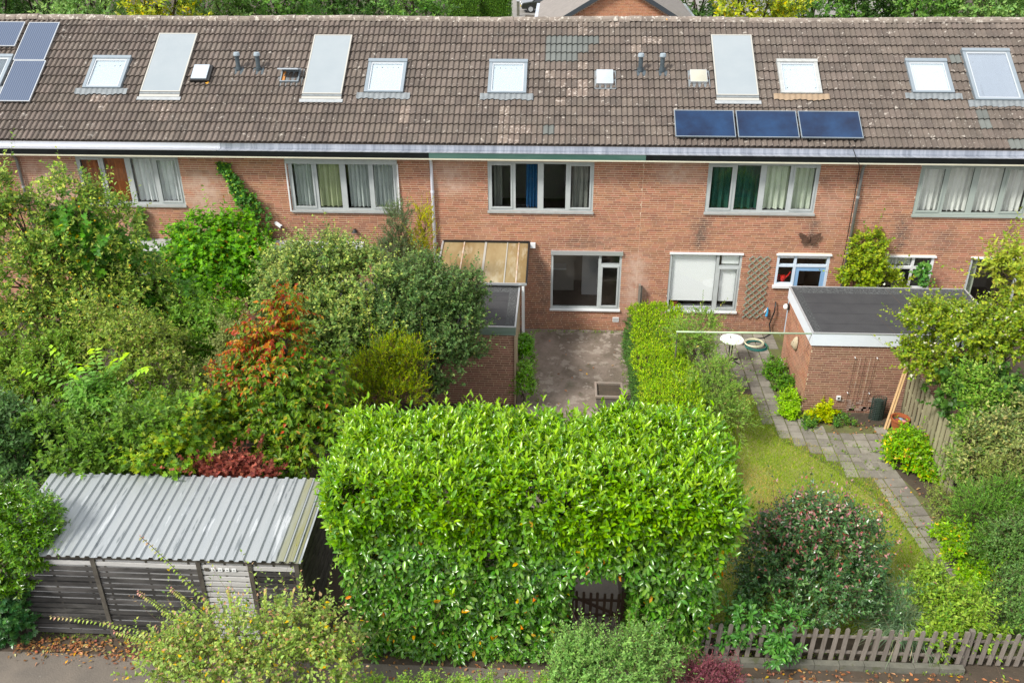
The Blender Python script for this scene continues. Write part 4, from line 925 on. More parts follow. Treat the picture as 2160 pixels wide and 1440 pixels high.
MB().add([(q0+t_,r0_+t_,.49),(q1-t_,r0_+t_,.49),(q1-t_,r1_-t_,.49),(q0+t_,r1_-t_,.49)],[(0,1,2,3)]).build('earth', M_soil, PLN)
# red watering can behind the side light
WC = thing('watering_can', (6.41,.13,1.62), 'bright red watering can on the sill behind the small pane', 'watering can')
MB().lathe((6.40,.15,1.625), [(.06,0),(.085,.10),(.07,.17),(0,.17)], 14).build('body', C_red, WC); MB().tube([(6.45,.15,1.68),(6.55,.14,1.82),(6.60,.13,1.92)], [.025,.018,.02], 8).build('spout', C_red, WC); MB().tube([(6.36,.15,1.78),(6.29,.15,1.82),(6.26,.15,1.74),(6.28,.15,1.66)], .018, 7).build('handle', C_red, WC, smooth=True)
FPt = thing('flower_pot', (3.5,.2,.745), 'small terracotta flower pot on the sill below the white blind', 'flower pot')
MB().lathe((3.42,.2,.745), [(.05,0),(.075,.13),(.085,.13),(.085,.165),(.07,.165),(0,.14)], 14).build('pot', M_terracotta, FPt); MB().lathe((3.42,.2,.88), [(.06,0),(.0,.006)], 10).build('soil', M_soil, FPt)
# ------------------------------------------------------------------ foliage engine
def leaf_mat(name, rough=.45, trans=.35, spec=.4):
    m = bpy.data.materials.new(name); m.use_nodes = True; nt = m.node_tree; nt.nodes.clear(); lk = nt.links.new
    out = N(nt, 'ShaderNodeOutputMaterial'); p = N(nt, 'ShaderNodeBsdfPrincipled', Roughness=rough); p.inputs['Specular IOR Level'].default_value = spec
    t = N(nt, 'ShaderNodeBsdfTranslucent'); mx = N(nt, 'ShaderNodeMixShader', Fac=trans); a = N(nt, 'ShaderNodeAttribute', attribute_name='col')
    hs = N(nt, 'ShaderNodeHueSaturation'); hs.inputs['Value'].default_value = 2.7; hs.inputs['Hue'].default_value = .486; hs.inputs['Saturation'].default_value = 1.08; lk(a.outputs['Color'], hs.inputs['Color'])
    h2 = N(nt, 'ShaderNodeHueSaturation'); h2.inputs['Value'].default_value = 1.75; h2.inputs['Hue'].default_value = .493; h2.inputs['Saturation'].default_value = 1.12; lk(a.outputs['Color'], h2.inputs['Color'])
    lk(h2.outputs[0], p.inputs['Base Color']); lk(hs.outputs[0], t.inputs['Color']); lk(p.outputs[0], mx.inputs[1]); lk(t.outputs[0], mx.inputs[2]); lk(mx.outputs[0], out.inputs['Surface'])
    return m
LM = leaf_mat('leaf', .45, .35, .3); LM_gloss = leaf_mat('glossy_leaf', .27, .26, .65); LM_matte = leaf_mat('matte_leaf', .7, .35, .25)
M_bark = mat('bark', (.10,.075,.055), .95, var=(9,(.06,.048,.036),.8), bump=(25,.8)); M_twig = mat('twig', (.16,.10,.065), .9, var=(9,(.10,.07,.05),.7))
SHAPES = {
 'dia': (np.array([(0,0,0),(.42,-.5,.10),(1,0,-.06),(.42,.5,.10)]), np.array([(0,1,2),(0,2,3)])),
 'oval': (np.array([(0,0,0),(.28,-.42,.07),(.30,0,0),(.28,.42,.07),(.70,-.42,.03),(.70,0,-.05),(.70,.42,.03),(1,0,-.14)]),
          np.array([(0,1,2),(0,2,3),(1,4,5),(1,5,2),(2,5,6),(2,6,3),(4,7,5),(5,7,6)])),
 'kite': (np.array([(0,0,0),(.35,-.5,.06),(.38,0,-.02),(.35,.5,.06),(1,0,-.10)]), np.array([(0,1,2),(0,2,3),(1,4,2),(2,4,3)])),
 'lobed': (np.array([(0,0,0),(.02,-.38,.02),(.33,-.50,.04),(.40,-.20,.0),(.72,-.36,-.02),(.70,-.12,-.03),(1,0,-.10),(.70,.12,-.03),(.72,.36,-.02),(.40,.20,0),(.33,.50,.04),(.02,.38,.02),(.36,0,-.02)]),
           np.array([(12,i,i+1) for i in range(0,11)]+[(12,11,0)])),
 'blade': (np.array([(0,-.5,0),(0,.5,0),(.5,-.42,.0),(.5,.42,.0),(1,0,-.25)]), np.array([(0,2,1),(1,2,3),(2,4,3)])),
}
def nrmz(a): return a/(np.linalg.norm(a, axis=-1, keepdims=True)+1e-9)
def leaf_arrays(pos, axis, up, ln, wr, shape, col):
    T, F_ = SHAPES[shape]; n = len(pos); axis = nrmz(axis); side = nrmz(np.cross(axis, up)); nn = np.cross(side, axis)
    V = pos[:,None,:] + T[None,:,0,None]*(axis*ln[:,None])[:,None,:] + T[None,:,1,None]*(side*(ln*wr)[:,None])[:,None,:] + T[None,:,2,None]*(nn*ln[:,None])[:,None,:]
    k = len(T); Fi = (np.arange(n)[:,None,None]*k + F_[None]).reshape(-1,3)
    C_ = np.repeat(col, k, axis=0); return V.reshape(-1,3), Fi, C_
def mesh_np(name, parts, mat_, parent=None, kind=None, smooth=False):
    Vs, Fs, Cs, off = [], [], [], 0
    for V, Fi, C_ in parts: Vs.append(V); Fs.append(Fi+off); Cs.append(C_); off += len(V)
    V = np.concatenate(Vs); Fi = np.concatenate(Fs); C_ = np.concatenate(Cs)
    org = ORG[parent.name] if parent is not None else np.zeros(3); V = V-org
    me = bpy.data.meshes.new(name); me.vertices.add(len(V)); me.vertices.foreach_set('co', V.astype(np.float32).ravel())
    me.loops.add(Fi.size); me.loops.foreach_set('vertex_index', Fi.astype(np.int32).ravel())
    me.polygons.add(len(Fi)); me.polygons.foreach_set('loop_start', (np.arange(len(Fi))*3).astype(np.int32)); me.polygons.foreach_set('loop_total', np.full(len(Fi), 3, np.int32))
    a = me.color_attributes.new('col', 'FLOAT_COLOR', 'POINT'); a.data.foreach_set('color', np.concatenate([np.clip(C_,0,1), np.ones((len(C_),1))],1).astype(np.float32).ravel())
    me.update(calc_edges=True)
    if smooth: me.shade_smooth()
    else: me.shade_flat()
    o = link(name, me, mat_, parent)
    if kind: o['kind'] = kind
    return o
def tubes_np(P0, P1, r0, r1):
    d = nrmz(P1-P0); a = nrmz(np.cross(d, np.array((.31,.17,.93)))); b = np.cross(d, a); V = []
    for P, r in ((P0, r0), (P1, r1)):
        for k in range(3):
            t = 2*math.pi*k/3; V.append(P + np.reshape(r,(-1,1))*(a*math.cos(t)+b*math.sin(t)))
    V = np.stack(V, 1).reshape(-1,3); q = np.array([(0,1,4),(0,4,3),(1,2,5),(1,5,4),(2,0,3),(2,3,5)])
    Fi = (np.arange(len(P0))[:,None,None]*6+q[None]).reshape(-1,3); return V, Fi, np.full((len(V),3), .1)
def pal(R, n, cols, jit=.18):
    """cols: [(weight, rgb)]"""
    w_ = np.array([c[0] for c in cols], float); idx = R.choice(len(cols), n, p=w_/w_.sum()); c = np.array([c[1] for c in cols])[idx]
    return c*(1+R.normal(0, jit, (n,1)))*(1+R.normal(0, jit*.3, (n,3)))
class Lumps:
    def __init__(s, R, f, n=7): s.k = R.normal(0, f, (n,3)); s.p = R.uniform(0, 6.283, n); s.n = n
    def __call__(s, P): return np.sin(P@s.k.T+s.p).sum(1)/math.sqrt(s.n/2.0)
def lobe(px, py, Y, rx, rz, dep=.85):
    c = at_y(px, py, Y); s = scale_at(c); a, b = rx/s, rz/s/.90; return (c, np.array((a, (a+b)/2*dep, b)))
def crown_points(R, lobes, n, shell=.55, lump=.14, gaps=.0, zmin=.05, front=0.0):
    A = np.array([(l[1][0]*l[1][2]+l[1][0]*l[1][1]+l[1][1]*l[1][2]) for l in lobes]); cnt = (A/A.sum()*n).astype(int)+1; PP, NN = [], []
    for (c, r), m in zip(lobes, cnt):
        d = nrmz(R.normal(0,1,(m,3))); d[:,2] = np.where(d[:,2] < -.45, -d[:,2], d[:,2])
        if front: d[:,1] = np.where((d[:,1] > .35) & (R.random(m) < front), -d[:,1], d[:,1])
        f = Lumps(R, 2.6); rad = (shell+(1-shell)*np.sqrt(R.random(m)))*(1+lump*f(d)); p = c + d*r*rad[:,None]; PP.append(p); NN.append(nrmz(d/r))
    P, Nn = np.concatenate(PP), np.concatenate(NN); sz = float(np.mean([l[1].mean() for l in lobes])); n1, n2 = Lumps(R, 3.0/sz, 7), Lumps(R, 7.0/sz, 9)
    u1 = n1(P)+.7*n2(P); P = P+Nn*(.10*sz*np.clip(u1,-2,1.6))[:,None]; keepc = (u1 > -.75) | (R.random(len(P)) < .35); P, Nn = P[keepc], Nn[keepc]; ok = P[:,2] > zmin
    for (c, r) in lobes: ok &= (np.linalg.norm((P-c)/r, axis=1) > shell*.8)
    if gaps:
        g_ = Lumps(R, 3.2)(P); ok &= (g_ > -1.6+gaps) | (R.random(len(P)) < .25)
    return P[ok], Nn[ok]
def shoots(R, P, D, L_, nl, ll, wr, shape, colf, spread=.9, droop=.15, t0=.1, curl=.0, tipscale=.7, flat=0.0):
    """leaves set spirally along little shoots; returns leaf arrays and twig arrays"""
    n = len(P); D = nrmz(D); a = nrmz(np.cross(D, nrmz(R.normal(0,1,(n,3))))); b = np.cross(D, a); out = []
    Ls = L_*R.uniform(.6,1.3,n); bend = R.normal(0,.25,(n,3)); bend[:,2] -= curl
    for k in range(nl):
        t = t0+(1-t0)*(k+R.random(n)*.6)/nl; ang = k*(2.4 if not flat else math.pi)+R.uniform(-.4,.4,n)
        rad = a*np.cos(ang)[:,None]+b*np.sin(ang)[:,None]
        if flat:
            h = nrmz(np.cross(D, np.array((0,0,1.0)))); rad = nrmz(h*np.where(k % 2, 1, -1)+.25*rad)
        pos = P + D*(Ls*t)[:,None] + bend*(Ls*t*t)[:,None]
        sp = spread*(1-.45*t)[:,None]
        ax = nrmz(D*(1-sp*.6)+rad*sp - np.array((0,0,droop))*R.uniform(.3,1.7,(n,1)))
        ln = ll*R.uniform(.6,1.35,n)*(1-(1-tipscale)*t); up = nrmz(D+.35*R.normal(0,1,(n,3))+np.array((0,0,.5)))
        out.append(leaf_arrays(pos, ax, up, ln, wr, shape, colf(R, n, t, pos)))
    tip = P + D*Ls[:,None]+bend*Ls[:,None]
    tw = tubes_np(P-D*(.25*Ls)[:,None], tip, np.full(n,.0035), np.full(n,.0015))
    return out, tw
def limbs(R, base, lobes, r0=.09, n_sub=5, fork=.45):
    mb = MB(); base = np.array(base, float); cs = [l[0] for l in lobes]; top = np.mean(cs, 0); fk = base+(top-base)*np.array((.35,.35,fork)); fk[2] = max(fk[2], base[2]+.15)
    mb.tube([base+(0,0,-.05), base+(fk-base)*.5+R.normal(0,.03,3), fk], [r0*1.25, r0, r0*.85], 7)
    for c, r in lobes:
        mid = (fk+c)/2+R.normal(0,.10,3); mb.tube([fk, mid, c], [r0*.6, r0*.4, r0*.22], 5, False)
        for _ in range(n_sub):
            d = nrmz(R.normal(0,1,3)); d[2] = abs(d[2])*.7; e = c+d*r*.85; s_ = mid+(c-mid)*R.random(); mb.tube([s_, (s_+e)/2+R.normal(0,.06,3), e], [r0*.2, r0*.12, r0*.04], 4, False)
    return mb
def plant(name, label, cat, lobes, base, n, L_, nl, ll, wr, shape, cols, up=.45, shell=.55, lump=.14, gaps=.0, seed=1, mat_=None, twigs=True, trunk=True, r0=.05, tips=None, group=None, droop=.15, spread=.9, curl=.0, front=.35, sub=5, flat=0.0, jit=.18, rand=.5, stemname='trunk', t0=.1, colf=None, kind=None, down=0.0):
    R = np.random.default_rng(seed); T = thing(name, base, label, cat, group); n = int(n*.62); ll = ll*1.65
    P, Nn = crown_points(R, lobes, n, shell, lump, gaps, front=front)
    D = nrmz(Nn*(1-up)+np.array((0,0,up-down))+R.normal(0,rand,P.shape)*.6)
    zmin, zmax = P[:,2].min(), P[:,2].max()
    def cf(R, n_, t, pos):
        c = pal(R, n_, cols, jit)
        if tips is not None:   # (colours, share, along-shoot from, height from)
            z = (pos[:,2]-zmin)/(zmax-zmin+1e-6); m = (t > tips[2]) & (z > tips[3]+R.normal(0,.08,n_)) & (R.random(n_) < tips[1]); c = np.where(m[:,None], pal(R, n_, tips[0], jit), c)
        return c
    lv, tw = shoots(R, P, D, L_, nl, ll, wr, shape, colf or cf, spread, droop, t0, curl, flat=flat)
    k_ = R.random(len(P)) < .08; nk = int(k_.sum())
    if nk > 3 and not flat:   # stray leaders that break the outline
        l2, _t = shoots(R, P[k_], nrmz(D[k_]+Nn[k_]*.6+np.array((0,0,.25))), L_*2.7, nl+5, ll*.9, wr, shape, colf or cf, spread, droop, .2, curl); lv = lv+l2; tw = tuple(np.concatenate([tw[i], _t[i]+(len(tw[0]) if i == 1 else 0)]) for i in range(3))
    o = mesh_np('crown', lv, mat_ or LM, T)
    if twigs:
        mesh_np('twigs', [tw], M_twig, T)['kind'] = 'stuff'
    if trunk: limbs(R, base, lobes, r0, sub).build(stemname, M_bark, T, smooth=True)
    return T, P
def g0(px, py):  # foot on the ground
    p = at_z(px, py); return (float(p[0]), float(p[1]), 0.0)
def foot(lobes, dy=0.0):
    c = np.mean([l[0] for l in lobes], 0); return (float(c[0]), float(c[1])+dy, 0.0)

mesh_np('grass', [(GRASS[0].reshape(-1,3), np.arange(len(GRASS[0])*3).reshape(-1,3), np.repeat(GRASS[1],3,axis=0))], LM_matte, None, 'stuff')

# ------------------------------------------------------------------ the laurel hedge with its gateway
R = np.random.default_rng(77)
HG = thing('laurel_hedge', (-.4,-11.4,0), 'tall glossy laurel hedge with a gateway cut through it', 'hedge')
hx0, hx1, hy0, hy1, hz = -3.50, 2.76, -12.70, -10.40, 3.68
def hedge_sd(P):   # signed distance-ish to a rounded, lumpy block with a gateway cut through
    c = np.array(((hx0+hx1)/2, (hy0+hy1)/2, hz/2-.2)); h = np.array(((hx1-hx0)/2, (hy1-hy0)/2, hz/2+.2)); rr = .30
    taper = (P[:,2:3]-1.8)*np.array((.09,.02,0)); q = np.abs(P-c)-(h-rr)-np.concatenate([taper[:,:2]*1.0, np.zeros((len(P),1))],1)
    d = np.linalg.norm(np.maximum(q,0),axis=1)+np.minimum(q.max(1),0)-rr
    d += .035*HL(P)+.045*HL2(P)+.045*HL3(P); d = np.maximum(d, P[:,1]+11.05-np.clip((P[:,2]-1.6)/.9,0,1)*.75)
    gx = np.maximum(np.abs(P[:,0]-.83)-.64, P[:,2]-2.02); return np.maximum(d, -gx)
HL = Lumps(R, 1.5, 6); HL2 = Lumps(R, 4.5, 8); HL3 = Lumps(R, 10.0, 10)
n = 150000; P = np.stack([R.uniform(hx0-.6,hx1+.6,n*4), R.uniform(hy0-.5,hy1+.5,n*4), R.uniform(.06,hz+.5,n*4)],1)
sd_ = hedge_sd(P); P = P[(sd_ < .0) & (sd_ > -.24)]
e_ = .03; gr = np.stack([hedge_sd(P+np.array(v)*e_)-hedge_sd(P-np.array(v)*e_) for v in ((1,0,0),(0,1,0),(0,0,1))],1); Nn = nrmz(gr)
w_ = (Nn[:,2] > .45).astype(float); sel = R.random(len(P)) < np.where(Nn[:,1] > .5, .35, 1.0); P, Nn, w_ = P[sel], Nn[sel], w_[sel]
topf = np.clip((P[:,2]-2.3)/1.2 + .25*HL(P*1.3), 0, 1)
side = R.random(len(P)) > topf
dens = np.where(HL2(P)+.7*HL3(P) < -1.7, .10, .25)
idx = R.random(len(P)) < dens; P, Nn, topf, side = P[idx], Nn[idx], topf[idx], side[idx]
young = [(3,(.105,.215,.018)),(2,(.145,.255,.026)),(2.2,(.06,.15,.016))]; old = [(4,(.042,.12,.018)),(2,(.07,.16,.028)),(1.5,(.11,.205,.045)),(.07,(.46,.27,.02)),(.03,(.38,.14,.02))]  # growth tones, with the lit top and shaded front put into them too
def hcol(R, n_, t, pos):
    tf = np.clip((pos[:,2]-2.2)/1.35+.22*HL(pos*1.3)+R.normal(0,.12,n_), 0, 1)[:,None]; return pal(R,n_,old,.2)*(1-tf)+pal(R,n_,young,.15)*tf  # blends by height towards the painted lit top tones
A_ = ~side; nA = A_.sum(); nB = side.sum()
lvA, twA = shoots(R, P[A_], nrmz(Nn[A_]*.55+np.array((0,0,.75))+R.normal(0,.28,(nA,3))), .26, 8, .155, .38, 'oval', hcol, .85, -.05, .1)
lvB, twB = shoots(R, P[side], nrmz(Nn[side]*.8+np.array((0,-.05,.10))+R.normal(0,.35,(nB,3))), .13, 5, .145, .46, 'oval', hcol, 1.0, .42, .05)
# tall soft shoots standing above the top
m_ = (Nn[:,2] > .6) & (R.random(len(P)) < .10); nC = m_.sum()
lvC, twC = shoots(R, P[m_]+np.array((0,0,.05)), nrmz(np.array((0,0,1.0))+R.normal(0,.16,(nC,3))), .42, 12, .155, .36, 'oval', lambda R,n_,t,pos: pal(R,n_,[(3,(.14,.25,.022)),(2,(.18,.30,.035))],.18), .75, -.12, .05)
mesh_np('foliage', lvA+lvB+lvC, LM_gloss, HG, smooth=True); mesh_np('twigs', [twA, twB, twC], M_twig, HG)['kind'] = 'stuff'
mb = MB()
for k in range(16):
    x = hx0+.4+(hx1-hx0-.8)*k/15
    if .2 < x < 1.5: x = .05 if x < .8 else 1.6
    y = -11.4+rnd.uniform(-.4,.4); mb.tube([(x,y,0),(x+rnd.uniform(-.1,.1),y,1.0),(x+rnd.uniform(-.3,.3),y+rnd.uniform(-.3,.3),2.4)], [.05,.04,.015], 6)
mb.build('stems', M_bark, HG, smooth=True)
print('laurel', nA, nB, nC)

# ------------------------------------------------------------------ left garden
apple = [(3,(.09,.155,.03)),(2,(.13,.20,.045)),(2,(.055,.11,.025)),(.5,(.20,.25,.06))]
lb = [lobe(*a) for a in ((160,420,-5.2,62,55),(70,490,-5.2,85,70),(225,480,-5.0,55,55),(40,600,-5.6,95,85),(150,590,-5.4,95,80),(265,640,-5.2,85,75),(60,720,-6.2,95,85),(190,700,-6.0,95,75),(60,850,-7.0,80,80),(15,420,-5.4,35,55))]
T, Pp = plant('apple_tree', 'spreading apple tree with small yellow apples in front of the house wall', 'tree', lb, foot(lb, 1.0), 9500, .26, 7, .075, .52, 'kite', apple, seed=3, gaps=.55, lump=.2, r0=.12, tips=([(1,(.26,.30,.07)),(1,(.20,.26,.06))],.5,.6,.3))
R = np.random.default_rng(5); q = Pp[R.choice(len(Pp), 420)]; mb = MB()
def balls(P, r, seed):
    ico = np.array([(0,0,1),(.894,0,.447),(.276,.851,.447),(-.724,.526,.447),(-.724,-.526,.447),(.276,-.851,.447),(.724,.526,-.447),(-.276,.851,-.447),(-.894,0,-.447),(-.276,-.851,-.447),(.724,-.526,-.447),(0,0,-1)])
    f = np.array([(0,1,2),(0,2,3),(0,3,4),(0,4,5),(0,5,1),(1,6,2),(2,7,3),(3,8,4),(4,9,5),(5,10,1),(2,6,7),(3,7,8),(4,8,9),(5,9,10),(1,10,6),(11,7,6),(11,8,7),(11,9,8),(11,10,9),(11,6,10)])
    rr = np.reshape(r, (-1,1,1)); V = P[:,None,:]+ico[None]*rr; return V.reshape(-1,3), (np.arange(len(P))[:,None,None]*12+f[None]).reshape(-1,3)
V, Fi = balls(q+nrmz(R.normal(0,1,q.shape))*.08, R.uniform(.022,.032,len(q)), 1); cA = np.repeat(pal(R, len(q), [(3,(.50,.42,.06)),(1,(.52,.26,.06)),(1,(.36,.40,.08))]), 12, axis=0)
mesh_np('apples', [(V, Fi, cA)], LM, T, 'stuff', smooth=True)
lb = [lobe(*a) for a in ((205,540,-4.9,45,70),(270,610,-4.7,55,60),(160,500,-5.0,30,50),(320,660,-4.6,45,45),(370,650,-4.2,45,40))]
plant('hop_vine', 'broad leaved green vine scrambling over the apple tree', 'vine', lb, foot(lb, .6), 1500, .30, 6, .13, .95, 'lobed', [(3,(.06,.16,.03)),(2,(.085,.21,.035)),(1,(.05,.12,.03)),(.15,(.40,.34,.04))], seed=8, shell=.7, r0=.03, droop=.35, stemname='stem')
lb = [lobe(*a) for a in ((40,950,-9.3,75,75),(-10,900,-9.0,60,70),(20,1010,-9.6,70,40))]
plant('dark_shrub', 'dark blue green broadleaf shrub behind the bike shed corner', 'shrub', lb, foot(lb), 2600, .22, 7, .085, .5, 'kite', [(3,(.045,.095,.03)),(2,(.065,.125,.045)),(1,(.035,.075,.025))], seed=9, stemname='stem')
lb = [lobe(*a) for a in ((40,1110,-12.0,80,65),(70,1150,-12.1,50,60),(20,1190,-12.2,70,60),(-20,1100,-12,60,70))]
plant('privet_hedge', 'dense bright green hedge overhanging the bike shed corner', 'hedge', lb, foot(lb, .4), 5200, .14, 8, .06, .42, 'kite', [(3,(.06,.14,.018)),(2,(.09,.19,.024)),(1.5,(.035,.09,.015)),(.3,(.16,.23,.04))], seed=10, mat_=LM_gloss, shell=.75, lump=.09, stemname='stem')
lb = [lobe(*a) for a in ((15,1280,-12.45,50,55),(-20,1330,-12.5,50,50),(40,1320,-12.5,30,30))]
plant('ivy_clump', 'dark ivy clump at the foot of the bright hedge', 'ivy', lb, foot(lb, .2), 900, .14, 6, .075, .9, 'lobed', [(3,(.03,.085,.03)),(2,(.05,.12,.035))], seed=12, shell=.6, trunk=True, r0=.02, mat_=LM_gloss, stemname='stem')
# shrub with long arching pinnate shoots
def arching(name, label, cat, base_px, tips_px, Y0, n_pairs, ll, wr, cols, tipc, seed, Yt=None, shape='kite', r=.008, stem=None, sag=.12, hang=.2, extra=None):
    R = np.random.default_rng(seed); b = at_y(*base_px, Y0); T = thing(name, (float(b[0]), float(Y0), 0), label, cat); parts = []; mb = MB()
    root = np.array((b[0], Y0, 0.0)); mb.tube([root, root+(b-root)*.5+R.normal(0,.05,3), b], [.03,.022,.015], 6)
    for i, tp_ in enumerate(tips_px):
        st = at_y(*(tp_[2] if len(tp_) > 2 else base_px), Y0); e = at_y(tp_[0], tp_[1], Y0-(R.uniform(-.1,.5) if Yt is None else Yt)); m = (st+e)/2+np.array((0,0,sag*np.linalg.norm(e-st)))
        ts = np.linspace(0,1,n_pairs*2); C_ = ((1-ts)**2)[:,None]*st+(2*ts*(1-ts))[:,None]*m+(ts**2)[:,None]*e; dT = nrmz(np.gradient(C_, axis=0)); mb.tube([b]+[C_[k] for k in range(0,len(ts),3)]+[e], [r*1.3]+[r]*len(range(0,len(ts),3))+[r*.3], 4, False)
        h = nrmz(np.cross(dT, np.array((0,0,1.0))+0*dT)); sg = np.where(np.arange(len(ts)) % 2, 1, -1)[:,None]
        ax = nrmz(h*sg+.35*dT-np.array((0,0,hang))+.12*R.normal(0,1,h.shape)); ln = ll*(1-.3*ts)*R.uniform(.85,1.15,len(ts)); tf = np.clip((ts-.72)/.25,0,1)[:,None]
        parts.append(leaf_arrays(C_, ax, np.tile(np.array((0,0,1.0)),(len(ts),1))+.2*R.normal(0,1,h.shape), ln, wr, shape, pal(R,len(ts),cols,.12)*(1-tf)+pal(R,len(ts),tipc,.12)*tf))
    if extra: parts += extra(R)
    mesh_np('crown', parts, LM, T); mb.build('stem', M_bark, T, smooth=True); return T
pin = [(2,(.12,.24,.06)),(1,(.16,.29,.08))]; pint = [(1,(.27,.42,.04)),(1,(.22,.38,.06))]
lbp = [lobe(*a) for a in ((225,850,-8.2,75,40),(190,890,-8.1,70,40))]
def pin_extra(R):
    P, Nn = crown_points(R, lbp, 420, .5); return shoots(R, P, nrmz(Nn+np.array((0,0,.2))), .3, 8, .15, .48, 'kite', lambda R,n_,t,pos: pal(R,n_,[(3,(.08,.17,.035)),(1,(.11,.21,.05))]), 1.0, .3, .1)[0]
arching('pinnate_shrub', 'shrub with long arching shoots of paired pale green leaves', 'shrub', (215,850), [(48,778),(108,735),(150,790),(265,745),(310,775),(120,830),(240,760),(200,735),(175,770),(290,830),(130,860)], -8.2, 13, .23, .52, pin, pint, 21, extra=pin_extra)
gen = [(3,(.07,.15,.03)),(2,(.10,.19,.04)),(1,(.05,.10,.025))]
for i, (nm, lab, ls, cols, sh, ll, sd2) in enumerate((
  ('bramble_thicket','tangled olive thicket between apple tree and pinnate shrub',((260,740,-7.2,75,55),(320,800,-7.6,75,60),(230,700,-6.8,60,40),(320,720,-6.5,60,50)),[(3,(.12,.18,.035)),(2,(.17,.22,.05)),(1,(.07,.12,.03)),(.3,(.30,.26,.10))],'kite',.06,31),
  ('lilac_shrub','green shrub with rounded leaves below the creeper mass',((380,700,-5.2,60,55),(430,740,-5.6,55,60),(350,650,-4.6,50,40)),[(3,(.075,.155,.028)),(2,(.11,.20,.035))],'oval',.075,32),
  ('spirea_shrub','bright yellow green shrub between the vine and the red tipped tree',((430,690,-4.8,45,50),(460,750,-5.4,50,50),(420,800,-6.0,45,50),(470,680,-4.4,45,35)),[(3,(.12,.24,.03)),(2,(.17,.29,.04))],'kite',.055,33),
  ('elder_shrub','dark leafy shrub in shade behind the corrugated roof',((330,920,-9.2,85,70),(240,960,-9.6,90,45),(130,930,-9.0,80,60),(160,980,-9.8,80,35)),[(3,(.065,.13,.024)),(2,(.095,.17,.03)),(1,(.045,.09,.02))],'kite',.085,34),
  ('mahonia_shrub','low shrub of mixed yellow green leaves beside the red maple',((390,950,-9.6,60,50),(330,985,-9.9,50,30),(440,910,-8.8,60,45)),[(3,(.10,.19,.03)),(2,(.17,.22,.03)),(1,(.06,.12,.03))],'lobed',.09,35),
  ('hazel_shrub','mid green shrub in shade below the apple tree',((120,800,-7.4,80,60),(40,790,-7.2,70,60),(150,750,-6.8,60,45),(300,870,-8.4,70,50)),[(3,(.08,.15,.025)),(2,(.11,.185,.035)),(1,(.15,.21,.04))],'kite',.065,37),
  ('feathery_shrub','soft olive feathery shrub beside the red tipped tree',((440,850,-7.6,50,45),(480,800,-7.0,45,40),(420,880,-8.0,35,35),(500,730,-6.2,40,45)),[(3,(.12,.15,.05)),(2,(.16,.19,.07))],'dia',.05,36))):
    lb = [lobe(*a) for a in ls]; plant(nm, lab, 'shrub', lb, foot(lb), 2300 if sh != 'lobed' else 1300, .22, 8, ll, .55 if sh != 'lobed' else .9, sh, cols, seed=sd2, gaps=.35, lump=.2, r0=.035, stemname='stem')
# virginia creeper heap and creepers on the wall
lb = [lobe(*a) for a in ((460,540,-1.3,85,60),(520,590,-1.5,55,60),(410,570,-1.6,50,60),(470,610,-1.9,85,50),(500,520,-1.0,55,45))]
plant('virginia_creeper', 'heaped green creeper covering a frame against the house wall', 'creeper', lb, foot(lb), 3600, .24, 7, .10, .75, 'lobed', [(3,(.075,.19,.025)),(2,(.12,.26,.03)),(1,(.045,.12,.02)),(.05,(.22,.10,.03)),(.08,(.30,.30,.04))], seed=41, shell=.7, lump=.12, r0=.03, droop=.4, stemname='stem')
def wall_creeper(name, label, path, widths, cols, seed, n, ll=.085, cat='creeper', y=-.05, thick=.10, shape='lobed'):
    R = np.random.default_rng(seed); pts = np.array([at_y(px,py,y) for px,py in path]); w_ = np.array([w/scale_at(p) for w,p in zip(widths,pts)]); T = thing(name, (float(pts[-1][0]), y, 0), label, cat)
    seg = R.integers(0,len(pts)-1,n); t = R.random(n)[:,None]; c = pts[seg]*(1-t)+pts[seg+1]*t; ww = (w_[seg]*(1-t[:,0])+w_[seg+1]*t[:,0]); P = c+np.stack([R.uniform(-1,1,n)*ww, -R.random(n)*thick*np.clip(ww/.15,.3,2), R.uniform(-.6,.6,n)*ww],1)
    lv, tw = shoots(R, P, nrmz(np.array((0,-.7,.3))+R.normal(0,.5,(n,3))), .12, 4, ll, .9, shape, lambda R,n_,t,pos: pal(R,n_,cols,.2), .9, .4, .1)
    mesh_np('foliage', lv, LM, T); mb = MB(); mb.tube([(pts[-1][0],y,0)]+[p+np.array((0,.03,0)) for p in pts[::-1]], .014, 5); mb.build('stem', M_bark, T)
ivc = [(3,(.045,.12,.03)),(2,(.07,.17,.035)),(.5,(.18,.28,.04))]
wall_creeper('ivy_creeper', 'ivy climbing the wall beside the rust curtained window to the gutter', [(468,345),(485,365),(500,392),(520,415),(535,440),(540,475),(545,520),(575,545)], [8,12,13,20,30,38,40,25], ivc, 51, 620)
wall_creeper('ivy_creeper', 'narrow ivy strand below the window sill beside the canopy', [(297,440),(297,470),(300,500),(300,530),(320,548)], [7,10,20,28,32], [(3,(.05,.13,.025)),(2,(.09,.19,.03))], 52, 260)
